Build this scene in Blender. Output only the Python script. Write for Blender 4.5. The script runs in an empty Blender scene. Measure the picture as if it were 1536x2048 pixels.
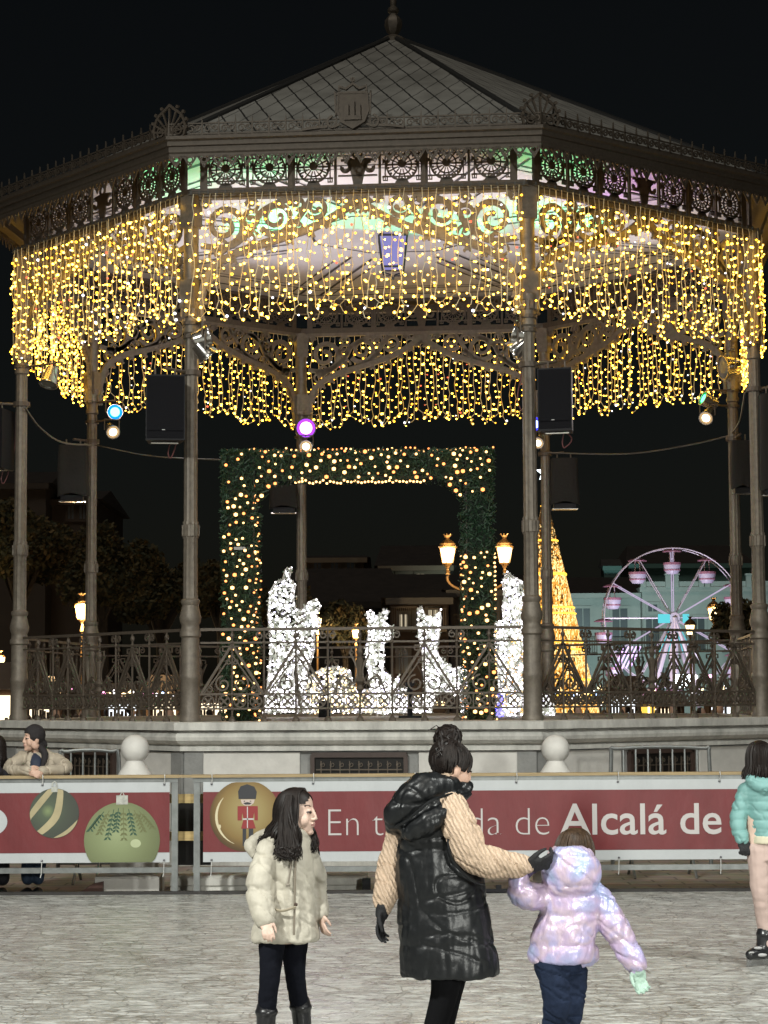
import bpy, math, random
from math import sin, cos, pi, radians as rad, sqrt, atan2, hypot
from mathutils import Vector, Matrix, noise
random.seed(7)
S = bpy.context.scene
COL = S.collection
# ------------------------------------------------------------------ camera
FPX, PITCH, ROLL, CAMH = 4191.32, 0.0872983, -0.00564316, 1.85
_F = Vector((0, cos(PITCH), sin(PITCH))); _U = Vector((0, -sin(PITCH), cos(PITCH))); _R = Vector((1, 0, 0))
_c, _s = cos(ROLL), sin(ROLL)
_R2 = _c * _R + _s * _U; _U2 = -_s * _R + _c * _U
CAMP = Vector((0, 0, CAMH))
cd = bpy.data.cameras.new('camera'); cam = bpy.data.objects.new('camera', cd); COL.objects.link(cam)
cd.sensor_fit = 'VERTICAL'; cd.sensor_height = 36.0; cd.sensor_width = 27.0; cd.lens = FPX / 2048 * 36
cd.clip_start = 0.1; cd.clip_end = 3000
m4 = Matrix((( _R2.x, _U2.x, -_F.x, 0), (_R2.y, _U2.y, -_F.y, 0), (_R2.z, _U2.z, -_F.z, CAMH), (0, 0, 0, 1)))
cam.matrix_world = m4
S.camera = cam

def at(px, py, Y):
    """photo pixel -> world point at depth Y"""
    a = px - 768; b = 1024 - py
    d = _F * FPX + _R2 * a + _U2 * b
    return CAMP + d * (Y / d.y)

# ------------------------------------------------------------------ world: night sky
w = bpy.data.worlds.new('World'); S.world = w; w.use_nodes = True
nt = w.node_tree
sky = nt.nodes.new('ShaderNodeTexSky'); sky.sky_type = 'NISHITA'; sky.sun_disc = False
sky.sun_elevation = rad(8); sky.sun_rotation = rad(200)
hs = nt.nodes.new('ShaderNodeHueSaturation'); hs.inputs['Saturation'].default_value = 0.6
nt.links.new(sky.outputs[0], hs.inputs['Color'])
bg = nt.nodes['Background']; nt.links.new(hs.outputs[0], bg.inputs[0]); bg.inputs[1].default_value = 0.0013
S.view_settings.view_transform = 'Standard'; S.view_settings.look = 'None'
S.view_settings.exposure = 0.0; S.view_settings.gamma = 1.0
S.render.engine = 'CYCLES'
S.cycles.use_denoising = True
S.cycles.max_bounces = 6; S.cycles.diffuse_bounces = 2; S.cycles.glossy_bounces = 3
S.cycles.transmission_bounces = 4; S.cycles.transparent_max_bounces = 8
S.cycles.sample_clamp_indirect = 2.5; S.cycles.sample_clamp_direct = 0
S.cycles.caustics_reflective = False; S.cycles.caustics_refractive = False
S.cycles.use_light_tree = True

def lamp(kind, name, loc, energy, color, target=None, **kw):
    d = bpy.data.lights.new(name, kind); d.energy = energy; d.color = color
    for k, v in kw.items(): setattr(d, k, v)
    o = bpy.data.objects.new(name, d); COL.objects.link(o); o.location = loc
    if target is not None:
        o.rotation_euler = (Vector(target) - Vector(loc)).to_track_quat('-Z', 'Y').to_euler()
    return o
# soft warm sun added to lift roof and background, and the rink's own floodlights (on masts beside the rink, out of the frame)
lamp('SUN', 'fill_sun', (-3, -9, 30), 0.42, (1, 0.92, 0.80), (3, 12, 0), angle=rad(20))
lamp('SPOT', 'rink_floodlight', (4.6, -1.5, 3.4), 5200, (0.99, 1.0, 0.93), (0.3, 22, 0.9), spot_size=rad(36), spot_blend=0.9, shadow_soft_size=0.45)
lamp('SPOT', 'rink_floodlight', (-8.5, 1.0, 12.0), 13500, (0.98, 1.0, 0.94), (-2.2, 16, 0.0), spot_size=rad(78), spot_blend=1.0, shadow_soft_size=0.6)
lamp('SPOT', 'rink_floodlight', (9.0, 6.0, 11.0), 5200, (0.98, 1.0, 0.95), (0.5, 14, 0.0), spot_size=rad(95), spot_blend=1.0, shadow_soft_size=0.6)

# ------------------------------------------------------------------ materials
def mat(name, color, rough=0.6, metal=0.0, var=0.0, vscale=8.0, bump=0.0, bscale=40.0, emit=None, estr=0.0, coat=0.0, spec=None, stretch=None):
    m = bpy.data.materials.new(name); m.use_nodes = True
    t = m.node_tree; p = t.nodes['Principled BSDF']
    p.inputs['Base Color'].default_value = (*color, 1); p.inputs['Roughness'].default_value = rough
    p.inputs['Metallic'].default_value = metal
    if coat: p.inputs['Coat Weight'].default_value = coat; p.inputs['Coat Roughness'].default_value = 0.15
    if spec is not None: p.inputs['Specular IOR Level'].default_value = spec
    if emit: p.inputs['Emission Color'].default_value = (*emit, 1); p.inputs['Emission Strength'].default_value = estr
    if var or bump:
        tc = t.nodes.new('ShaderNodeTexCoord'); src = tc.outputs['Object']
        if stretch:
            mp = t.nodes.new('ShaderNodeMapping'); mp.inputs['Scale'].default_value = stretch
            t.links.new(src, mp.inputs[0]); src = mp.outputs[0]
        if var:
            n = t.nodes.new('ShaderNodeTexNoise'); n.inputs['Scale'].default_value = vscale; n.inputs['Detail'].default_value = 6
            n.inputs['Roughness'].default_value = 0.65
            t.links.new(src, n.inputs['Vector'])
            r = t.nodes.new('ShaderNodeValToRGB')
            r.color_ramp.elements[0].position = 0.3; r.color_ramp.elements[1].position = 0.7
            r.color_ramp.elements[0].color = (*[c * (1 - var) for c in color], 1)
            r.color_ramp.elements[1].color = (*[min(1, c * (1 + var)) for c in color], 1)
            t.links.new(n.outputs['Fac'], r.inputs[0]); t.links.new(r.outputs[0], p.inputs['Base Color'])
        if bump:
            n2 = t.nodes.new('ShaderNodeTexNoise'); n2.inputs['Scale'].default_value = bscale; n2.inputs['Detail'].default_value = 5
            t.links.new(src, n2.inputs['Vector'])
            b = t.nodes.new('ShaderNodeBump'); b.inputs['Strength'].default_value = bump; b.inputs['Distance'].default_value = 0.02
            t.links.new(n2.outputs['Fac'], b.inputs['Height']); t.links.new(b.outputs[0], p.inputs['Normal'])
    return m

def glow(name, color, strength, sample='AUTO'):
    m = bpy.data.materials.new(name); m.use_nodes = True
    t = m.node_tree; t.nodes.remove(t.nodes['Principled BSDF'])
    e = t.nodes.new('ShaderNodeEmission'); e.inputs[0].default_value = (*color, 1); e.inputs[1].default_value = strength
    t.links.new(e.outputs[0], t.nodes['Material Output'].inputs[0])
    m.cycles.emission_sampling = sample
    return m

# ------------------------------------------------------------------ mesh builder
_ICO = None
def _ico():
    global _ICO
    if _ICO is None:
        t = (1 + sqrt(5)) / 2
        v = [(-1, t, 0), (1, t, 0), (-1, -t, 0), (1, -t, 0), (0, -1, t), (0, 1, t), (0, -1, -t), (0, 1, -t), (t, 0, -1), (t, 0, 1), (-t, 0, -1), (-t, 0, 1)]
        k = sqrt(1 + t * t); v = [tuple(c / k for c in p) for p in v]
        f = [(0, 11, 5), (0, 5, 1), (0, 1, 7), (0, 7, 10), (0, 10, 11), (1, 5, 9), (5, 11, 4), (11, 10, 2), (10, 7, 6), (7, 1, 8), (3, 9, 4), (3, 4, 2), (3, 2, 6), (3, 6, 8), (3, 8, 9), (4, 9, 5), (2, 4, 11), (6, 2, 10), (8, 6, 7), (9, 8, 1)]
        _ICO = (v, f)
    return _ICO

def spline(pts, n):
    """Catmull-Rom through tuples of any length"""
    P = [tuple(p) for p in pts]; out = []
    for i in range(len(P) - 1):
        p0 = P[max(i - 1, 0)]; p1 = P[i]; p2 = P[i + 1]; p3 = P[min(i + 2, len(P) - 1)]
        for k in range(n):
            t = k / n; t2 = t * t; t3 = t2 * t
            out.append(tuple(0.5 * ((2 * b) + (-a + c) * t + (2 * a - 5 * b + 4 * c - d) * t2 + (-a + 3 * b - 3 * c + d) * t3) for a, b, c, d in zip(p0, p1, p2, p3)))
    out.append(P[-1]); return out

class MB:
    def __init__(s): s.v = []; s.f = []; s.m = []; s.uv = None
    def add(s, vs, fs, mi=0):
        o = len(s.v); s.v.extend([tuple(v) for v in vs]); s.f.extend([tuple(i + o for i in f) for f in fs]); s.m.extend([mi] * len(fs))
    def box(s, c, size, mi=0, rz=0.0, M=None):
        x, y, z = [k / 2 for k in size]; vs = []
        R = M if M is not None else Matrix.Rotation(rz, 3, 'Z')
        for a in (-x, x):
            for b in (-y, y):
                for d in (-z, z): vs.append(R @ Vector((a, b, d)) + Vector(c))
        s.add(vs, [(0, 1, 3, 2), (4, 6, 7, 5), (0, 4, 5, 1), (2, 3, 7, 6), (0, 2, 6, 4), (1, 5, 7, 3)], mi)
    def tube(s, pts, r, n=6, mi=0, closed=False, cap=True):
        P = [Vector(p) for p in pts]; N = len(P)
        if N < 2: return
        rr = r if isinstance(r, (list, tuple)) else [r] * N
        up = None; vs = []
        for i in range(N):
            if closed: t = P[(i + 1) % N] - P[i - 1]
            else: t = P[min(i + 1, N - 1)] - P[max(i - 1, 0)]
            if t.length < 1e-9: t = Vector((0, 0, 1))
            t.normalize()
            if up is None:
                up = Vector((0, 0, 1)) if abs(t.z) < 0.9 else Vector((0, 1, 0))
            a = up - t * up.dot(t)
            if a.length < 1e-6: a = t.orthogonal()
            a.normalize(); up = a; b = t.cross(a)
            for k in range(n):
                g = 2 * pi * k / n; vs.append(P[i] + (a * cos(g) + b * sin(g)) * rr[i])
        fs = []
        for i in range(N if closed else N - 1):
            j = (i + 1) % N
            for k in range(n):
                l = (k + 1) % n; fs.append((i * n + k, i * n + l, j * n + l, j * n + k))
        if cap and not closed:
            fs.append(tuple(range(n - 1, -1, -1))); fs.append(tuple((N - 1) * n + k for k in range(n)))
        s.add(vs, fs, mi)
    def lathe(s, prof, n=16, mi=0, c=(0, 0, 0), flute=None, M=None):
        vs = []
        for (r, z) in prof:
            for k in range(n):
                g = 2 * pi * k / n; q = r
                if flute and flute[0] <= z <= flute[1] and k % 2: q = r * (1 - flute[2])
                p = Vector((q * cos(g), q * sin(g), z))
                if M is not None: p = M @ p
                vs.append(p + Vector(c))
        fs = []; N = len(prof)
        for i in range(N - 1):
            for k in range(n):
                l = (k + 1) % n; fs.append((i * n + k, i * n + l, (i + 1) * n + l, (i + 1) * n + k))
        fs.append(tuple(range(n - 1, -1, -1))); fs.append(tuple((N - 1) * n + k for k in range(n)))
        s.add(vs, fs, mi)
    def strip(s, pts, w, d, mi=0, closed=False, y=0.0):
        """flat bar of in-plane width w and depth d following 2D points in the XZ plane"""
        P = [(p[0], p[1]) for p in pts]; N = len(P)
        ww = w if isinstance(w, (list, tuple)) else [w] * N
        vs = []
        for i in range(N):
            if closed: a, b = P[i - 1], P[(i + 1) % N]
            else: a, b = P[max(i - 1, 0)], P[min(i + 1, N - 1)]
            tx, tz = b[0] - a[0], b[1] - a[1]; L = hypot(tx, tz) or 1
            nx, nz = -tz / L * ww[i] / 2, tx / L * ww[i] / 2
            x, z = P[i]
            vs += [(x + nx, y - d / 2, z + nz), (x - nx, y - d / 2, z - nz), (x - nx, y + d / 2, z - nz), (x + nx, y + d / 2, z + nz)]
        fs = []
        for i in range(N if closed else N - 1):
            j = (i + 1) % N
            for k in range(4):
                l = (k + 1) % 4; fs.append((i * 4 + k, j * 4 + k, j * 4 + l, i * 4 + l))
        if not closed:
            fs.append((0, 1, 2, 3)); e = (N - 1) * 4; fs.append((e + 3, e + 2, e + 1, e))
        s.add(vs, fs, mi)
    def prism(s, poly, y0, y1, mi=0):
        n = len(poly)
        vs = [(p[0], y0, p[1]) for p in poly] + [(p[0], y1, p[1]) for p in poly]
        fs = [tuple(range(n)), tuple(range(2 * n - 1, n - 1, -1))] + [(i, i + n, (i + 1) % n + n, (i + 1) % n) for i in range(n)]
        s.add(vs, fs, mi)
    def disc(s, c, r, y0, y1, n=16, mi=0, rz=None):
        s.prism([(c[0] + r * cos(2 * pi * k / n), c[1] + (rz or r) * sin(2 * pi * k / n)) for k in range(n)], y0, y1, mi)
    def ico(s, c, r, mi=0, sc=(1, 1, 1)):
        v, f = _ico(); s.add([(c[0] + p[0] * r * sc[0], c[1] + p[1] * r * sc[1], c[2] + p[2] * r * sc[2]) for p in v], f, mi)
    def ell(s, c, r, R=None, n=16, m=10, mi=0):
        c = Vector(c); vs = []; fs = []
        for i in range(m + 1):
            th = pi * i / m
            for k in range(n):
                g = 2 * pi * k / n; p = Vector((r[0] * sin(th) * cos(g), r[1] * sin(th) * sin(g), r[2] * cos(th)))
                vs.append((R @ p if R is not None else p) + c)
        for i in range(m):
            for k in range(n):
                l = (k + 1) % n; fs.append((i * n + k, (i + 1) * n + k, (i + 1) * n + l, i * n + l))
        s.add(vs, fs, mi)
    def quad(s, c, a, b, mi=0):
        c = Vector(c); s.add([c - a - b, c + a - b, c + a + b, c - a + b], [(0, 1, 2, 3)], mi)
    def mesh(s, name, mats, origin=None, smooth=None):
        me = bpy.data.meshes.new(name)
        v = s.v if origin is None else [(p[0] - origin[0], p[1] - origin[1], p[2] - origin[2]) for p in s.v]
        me.from_pydata(v, [], s.f)
        for m in (mats if isinstance(mats, (list, tuple)) else [mats]): me.materials.append(m)
        me.polygons.foreach_set('material_index', s.m)
        if smooth is not None:
            me.polygons.foreach_set('use_smooth', [True] * len(s.f)); me.set_sharp_from_angle(angle=rad(smooth))
        if s.uv:
            u = me.uv_layers.new(name='uv')
            for l in me.loops: u.data[l.index].uv = s.uv[l.vertex_index]
        me.update(); return me
    def build(s, name, mats, parent=None, origin=None, smooth=None, loc=None, rz=0.0):
        return link(name, s.mesh(name, mats, origin, smooth), parent, loc, rz)

def link(name, data, parent=None, loc=None, rz=0.0):
    o = bpy.data.objects.new(name, data); COL.objects.link(o)
    if parent is not None: o.parent = parent
    if loc is not None: o.location = loc
    if rz: o.rotation_euler = (0, 0, rz)
    return o
def tag(o, label, cat, group=None):
    o['label'] = label; o['category'] = cat
    if group: o['group'] = group
    return o
def thing(name, label, cat, loc=(0, 0, 0), rz=0.0, group=None):
    o = bpy.data.objects.new(name, None); COL.objects.link(o); o.empty_display_size = 0.2
    o.location = loc; o.rotation_euler = (0, 0, rz); return tag(o, label, cat, group)
def struct(o): o['kind'] = 'structure'; return o
def kids(o): return [c for c in COL.objects if c.parent == o]
def copy_tree(o, parent=None, _ch=None):
    if _ch is None:
        _ch = {}
        for c in COL.objects:
            if c.parent: _ch.setdefault(c.parent.name, []).append(c)
    c = o.copy(); COL.objects.link(c)
    if parent is not None: c.parent = parent
    for k in _ch.get(o.name, []): copy_tree(k, c, _ch)
    return c

def spiral(cx, cz, r0, r1, a0, turns, n=28):
    return [(cx + (r0 + (r1 - r0) * i / n) * cos(a0 + turns * 2 * pi * i / n), cz + (r0 + (r1 - r0) * i / n) * sin(a0 + turns * 2 * pi * i / n)) for i in range(n + 1)]
def circ(cx, cz, r, n=16): return [(cx + r * cos(2 * pi * k / n), cz + r * sin(2 * pi * k / n)) for k in range(n)]
# ================================================================== materials shared
IRON = mat('painted_iron', (0.17, 0.145, 0.115), 0.5, 0.25, var=0.25, vscale=14, bump=0.12, bscale=60)
IRON_D = mat('dark_iron', (0.105, 0.084, 0.064), 0.55, 0.3, var=0.2, vscale=20)
STONE = mat('pale_stone', (0.54, 0.53, 0.49), 0.75, var=0.30, vscale=3.0, bump=0.25, bscale=25, stretch=(1.6, 1.6, .7))
STONE_G = mat('grey_stone', (0.25, 0.25, 0.24), 0.8, var=0.2, vscale=4, bump=0.3, bscale=30)
STONE_W = mat('white_stone', (0.62, 0.60, 0.56), 0.6, var=0.1, vscale=5, bump=0.12, bscale=30)
CEIL = mat('white_ceiling_paint', (0.72, 0.70, 0.70), 0.7, var=0.05, vscale=2)
GROOVE = mat('ceiling_groove', (0.05, 0.045, 0.05), 0.8)
BLACK = mat('black_plastic', (0.010, 0.010, 0.012), 0.55, var=0.3, vscale=30, spec=.2)
CLOTH_B = mat('black_cloth', (0.014, 0.013, 0.012), 0.95, bump=0.3, bscale=20)
CHROME = mat('polished_can', (0.6, 0.58, 0.54), 0.22, 0.95)
CABLE = mat('grey_cable', (0.10, 0.095, 0.085), 0.6)
def roof_mat():
    m = mat('slate_roof', (0.075, 0.074, 0.066), 0.7); t = m.node_tree; p = t.nodes['Principled BSDF']
    tc = t.nodes.new('ShaderNodeTexCoord'); sx = t.nodes.new('ShaderNodeSeparateXYZ'); t.links.new(tc.outputs['UV'], sx.inputs[0])
    def M(op, a, b=None):
        n = t.nodes.new('ShaderNodeMath'); n.operation = op
        for i, q in enumerate((a, b)):
            if q is None: continue
            if isinstance(q, (int, float)): n.inputs[i].default_value = q
            else: t.links.new(q, n.inputs[i])
        return n.outputs[0]
    nz = t.nodes.new('ShaderNodeTexNoise'); nz.inputs['Scale'].default_value = 5; t.links.new(tc.outputs['Object'], nz.inputs['Vector'])
    wob = M('MULTIPLY', nz.outputs['Fac'], 0.12)
    u, v = sx.outputs[0], sx.outputs[1]
    a = M('FRACT', M('ADD', M('DIVIDE', M('ADD', u, M('MULTIPLY', v, 0.31)), 0.28), wob))
    b = M('FRACT', M('ADD', M('DIVIDE', M('SUBTRACT', u, M('MULTIPLY', v, 0.31)), 0.28), wob))
    ga = M('LESS_THAN', a, 0.085); gb = M('MULTIPLY', M('LESS_THAN', b, 0.07), 0.75)
    g = M('MAXIMUM', ga, gb)
    n2 = t.nodes.new('ShaderNodeTexNoise'); n2.inputs['Scale'].default_value = 2.2; n2.inputs['Detail'].default_value = 8; t.links.new(tc.outputs['Object'], n2.inputs['Vector'])
    r = t.nodes.new('ShaderNodeValToRGB'); r.color_ramp.elements[0].position = .32; r.color_ramp.elements[1].position = .7
    r.color_ramp.elements[0].color = (0.28, 0.275, 0.25, 1); r.color_ramp.elements[1].color = (0.44, 0.435, 0.40, 1)
    t.links.new(n2.outputs['Fac'], r.inputs[0])
    mx = t.nodes.new('ShaderNodeMix'); mx.data_type = 'RGBA'; t.links.new(g, mx.inputs['Factor']); t.links.new(r.outputs[0], mx.inputs['A']); mx.inputs['B'].default_value = (0.03, 0.03, 0.028, 1)
    t.links.new(mx.outputs['Result'], p.inputs['Base Color'])
    h = M('ADD', M('MULTIPLY', a, 0.5), M('MULTIPLY', b, 0.3))
    bp = t.nodes.new('ShaderNodeBump'); bp.inputs['Strength'].default_value = 0.6; bp.inputs['Distance'].default_value = 0.03
    t.links.new(h, bp.inputs['Height']); t.links.new(bp.outputs[0], p.inputs['Normal'])
    return m
SLATE = roof_mat()
def floor_mat(name, c0, c1, tile):
    m = mat(name, c0, 0.75); t = m.node_tree; p = t.nodes['Principled BSDF']
    tc = t.nodes.new('ShaderNodeTexCoord'); br = t.nodes.new('ShaderNodeTexBrick'); t.links.new(tc.outputs['Object'], br.inputs['Vector'])
    br.inputs['Scale'].default_value = tile; br.inputs['Color1'].default_value = (*c0, 1); br.inputs['Color2'].default_value = (*c1, 1)
    br.inputs['Mortar'].default_value = (*[c * .45 for c in c0], 1); br.inputs['Mortar Size'].default_value = 0.012
    n = t.nodes.new('ShaderNodeTexNoise'); n.inputs['Scale'].default_value = 3; n.inputs['Detail'].default_value = 7; t.links.new(tc.outputs['Object'], n.inputs['Vector'])
    mx = t.nodes.new('ShaderNodeMix'); mx.data_type = 'RGBA'; mx.blend_type = 'MULTIPLY'; mx.inputs['Factor'].default_value = 0.5
    t.links.new(br.outputs['Color'], mx.inputs['A']); t.links.new(n.outputs['Color'], mx.inputs['B']); t.links.new(mx.outputs['Result'], p.inputs['Base Color'])
    return m
PAVE = floor_mat('paving', (0.38, 0.32, 0.25), (0.33, 0.28, 0.22), 0.9)
STAGE = floor_mat('stage_paving', (0.30, 0.26, 0.22), (0.26, 0.23, 0.19), 1.2)

# ================================================================== ground and ice
def ice_mat():
    m = mat('scratched_ice', (0.4, 0.4, 0.38), 0.3); t = m.node_tree; p = t.nodes['Principled BSDF']
    tc = t.nodes.new('ShaderNodeTexCoord'); N = t.nodes; L = t.links
    def noise_n(scale, det, stretch=None, dist=0.0, rot=0.0):
        n = N.new('ShaderNodeTexNoise'); n.inputs['Scale'].default_value = scale; n.inputs['Detail'].default_value = det; n.inputs['Distortion'].default_value = dist
        n.inputs['Roughness'].default_value = 0.72
        mp = N.new('ShaderNodeMapping'); mp.inputs['Scale'].default_value = stretch or (1, 1, 1); mp.inputs['Rotation'].default_value = (0, 0, rad(rot)); L.new(tc.outputs['Object'], mp.inputs[0]); L.new(mp.outputs[0], n.inputs['Vector'])
        return n.outputs['Fac']
    def ramp(src, p0, p1, c0, c1):
        r = N.new('ShaderNodeValToRGB'); e = r.color_ramp.elements; e[0].position = p0; e[1].position = p1; e[0].color = (*c0, 1); e[1].color = (*c1, 1)
        L.new(src, r.inputs[0]); return r.outputs[0]
    def mix(f, a, b, mode='MIX'):
        x = N.new('ShaderNodeMix'); x.data_type = 'RGBA'; x.blend_type = mode
        if isinstance(f, float): x.inputs['Factor'].default_value = f
        else: L.new(f, x.inputs['Factor'])
        for s_, q in (('A', a), ('B', b)):
            if isinstance(q, tuple): x.inputs[s_].default_value = (*q, 1)
            else: L.new(q, x.inputs[s_])
        return x.outputs['Result']
    K0, K1 = (0, 0, 0), (1, 1, 1)
    c = ramp(noise_n(0.5, 5, (1, .6, 1)), 0.36, 0.64, (0.25, 0.242, 0.22), (0.42, 0.427, 0.405))
    c = mix(ramp(noise_n(3.5, 8, (.6, 1, 1), .6), 0.46, 0.62, K0, (.65, .65, .65)), c, (0.23, 0.222, 0.20))
    # scraped snow: fine pale streaks in several directions
    for sc, st, rot, p0, p1, amt, col in ((2.6, (.55, 1.3, 1), 6, .50, .68, .70, (.60, .61, .57)), (7.5, (.55, 1.5, 1), -8, .51, .60, .85, (.72, .735, .70)), (13, (.5, 1.3, 1), 24, .54, .64, .60, (.30, .285, .245)), (12, (.4, 1.6, 1), -30, .55, .63, .85, (.80, .81, .78)), (34, (.7, 1.2, 1), 0, .53, .62, .7, (.78, .79, .76))):
        c = mix(ramp(noise_n(sc, 9, st, .5, rot), p0, p1, K0, (amt, amt, amt)), c, col)
    # curved skate cuts: thin dark lines between pale lips, in patches
    fac = None
    for sc, thr, st, di in ((2.6, 0.024, (1.25, .42, 1), 0.55), (4.3, 0.028, (1, .5, 1), 0.45), (1.3, 0.012, (1.2, .5, 1), 0.8)):
        nn = N.new('ShaderNodeTexNoise'); nn.inputs['Scale'].default_value = 1.7 * sc / 2.6; nn.inputs['Detail'].default_value = 3; L.new(tc.outputs['Object'], nn.inputs['Vector'])
        mp = N.new('ShaderNodeMapping'); mp.inputs['Scale'].default_value = st
        vm = N.new('ShaderNodeVectorMath'); vm.operation = 'SCALE'; vm.inputs['Scale'].default_value = di; L.new(nn.outputs['Color'], vm.inputs[0])
        va = N.new('ShaderNodeVectorMath'); va.operation = 'ADD'; L.new(vm.outputs[0], va.inputs[0]); L.new(tc.outputs['Object'], va.inputs[1]); L.new(va.outputs[0], mp.inputs[0])
        vo = N.new('ShaderNodeTexVoronoi'); vo.feature = 'DISTANCE_TO_EDGE'; vo.inputs['Scale'].default_value = sc; L.new(mp.outputs[0], vo.inputs['Vector'])
        ln = ramp(vo.outputs['Distance'], thr * .3, thr, K1, K0)
        gate = ramp(noise_n(0.9 + sc * .2, 4, (1.2, 1, 1)), 0.455, 0.56, K0, K1)
        ln = mix(1.0, ln, gate, 'MULTIPLY'); fac = ln if fac is None else mix(1.0, fac, ln, 'LIGHTEN')
    c = mix(mix(1.0, fac, (0.72, 0.72, 0.72), 'MULTIPLY'), c, (0.11, 0.105, 0.09))
    L.new(c, p.inputs['Base Color'])
    g1 = noise_n(7.5, 9, (.55, 1.5, 1), .5, -8)
    L.new(ramp(g1, 0.40, 0.64, (0.20, 0.20, 0.20), (0.6, 0.6, 0.6)), p.inputs['Roughness'])
    b = N.new('ShaderNodeBump'); b.inputs['Strength'].default_value = 0.4; b.inputs['Distance'].default_value = 0.006
    L.new(g1, b.inputs['Height']); L.new(b.outputs[0], p.inputs['Normal'])
    return m
ICE = ice_mat()
g = MB(); g.add([(-400, -60, -0.09), (400, -60, -0.09), (400, 900, -0.09), (-400, 900, -0.09)], [(0, 1, 2, 3)])
struct(g.build('ground', PAVE))
g = MB(); g.box((0, 4.95, -0.03), (34, 29.9, 0.06)); struct(g.build('ice', ICE))
g = MB(); g.box((0, 19.955, -0.025), (34, 0.09, 0.10)); struct(g.build('ice_edge_kerb', mat('rubber_edge', (0.035, 0.032, 0.03), 0.8, var=.3)))

# ================================================================== bandstand
BC = Vector((0.17290, 29.24092, 0)); BTH = -0.09604
SIDE = 4.0; INR = SIDE / 2 / math.tan(pi / 8); RAD = SIDE / 2 / sin(pi / 8)
ZF, ZB, ZE = 1.555, 7.80, 8.40
stand = thing('bandstand', 'tall octagonal iron bandstand with slate roof on a stone podium behind the rink', 'bandstand', BC, BTH)
def octring(mb, r0, z0, r1, z1, mi=0):
    """one octagonal band between inradius r0 at z0 and r1 at z1"""
    k = 1 / cos(pi / 8); a0 = -pi / 2 - pi / 8
    vs = [(r0 * k * cos(a0 + i * pi / 4), r0 * k * sin(a0 + i * pi / 4), z0) for i in range(8)] + [(r1 * k * cos(a0 + i * pi / 4), r1 * k * sin(a0 + i * pi / 4), z1) for i in range(8)]
    mb.add(vs, [(i, (i + 1) % 8, (i + 1) % 8 + 8, i + 8) for i in range(8)], mi)
def octprofile(mb, prof, mi=0):
    for (a, b) in zip(prof[:-1], prof[1:]): octring(mb, a[0], a[1], b[0], b[1], mi)
# podium
mb = MB(); octprofile(mb, [(4.93, -0.09), (4.93, 1.22)], 1)
mb.build('podium_wall', [STONE, STONE_G], stand)
mb = MB()
octprofile(mb, [(4.93, 1.215), (5.02, 1.22), (5.02, 1.27), (4.99, 1.28), (5.05, 1.30), (5.10, 1.34), (5.11, 1.38), (5.09, 1.42), (5.04, 1.45), (5.06, 1.455), (5.14, 1.46), (5.14, 1.545), (5.12, 1.555), (4.5, 1.555)])
octprofile(mb, [(4.93, 0.30), (5.0, 0.28), (5.06, 0.22), (5.06, -.09)])
mb.build('podium_cornice', STONE, stand)
mb = MB(); octring(mb, 4.5, ZF + .001, 0.001, ZF + .001); mb.build('stage_floor', STAGE, stand)
# stone panels and pilasters of the podium wall, one set a side
m = MB(); m.box((0, -4.942, .75), (1.16, 0.03, 0.90)); pn = m.mesh('stone_panel', STONE_W)
m = MB(); m.box((0, -4.95, .75), (0.22, 0.05, 0.925)); pl = m.mesh('corner_pilaster', STONE_G)
for k in (0, 1, 2, 6, 7):
    R3_ = Matrix.Rotation(k * pi / 4, 3, 'Z')
    for sx in (-1, 1):
        link('stone_panel', pn, stand, R3_ @ Vector((sx * 1.27, 0, 0)), rz=k * pi / 4); link('corner_pilaster', pl, stand, R3_ @ Vector((sx * 1.93, 0, 0)), rz=k * pi / 4)
DARKPANE = mat('dark_cellar_glass', (0.012, 0.011, 0.01), 0.3); BROWN = mat('brown_window_frame', (0.055, 0.035, 0.028), 0.5, var=.2)
def cellar_window():
    m = MB(); y = -4.945
    for (cx, cz, sx, sz) in ((0, 1.17, 1.1, 0.06), (0, .5, 1.1, .06), (-.54, .82, .05, .7), (.54, .82, .05, .7)): m.box((cx, y - .01, cz), (sx, 0.07, sz))
    fm = m.mesh('cellar_window', BROWN)
    m = MB(); m.box((0, y + .005, .83), (1.05, 0.02, .64)); pm = m.mesh('pane', DARKPANE)
    m = MB()
    for i in range(9):
        x = -.44 + i * .11; m.strip([(x, .54), (x, 1.10)], .012, .012, y=y - .03)
        m.strip(spiral(x + .02, 1.06, .03, .008, pi, 1.2, 10), .008, .01, y=y - .03)
    m.strip([(-.5, 1.0), (.5, 1.0)], .014, .014, y=y - .03)
    gm = m.mesh('grille', IRON_D)
    return fm, pm, gm
wm = cellar_window()
for k in (0, 1, 7, 2, 6):
    o = link('cellar_window', wm[0], stand, rz=k * pi / 4); link('pane', wm[1], o); link('grille', wm[2], o)
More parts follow.
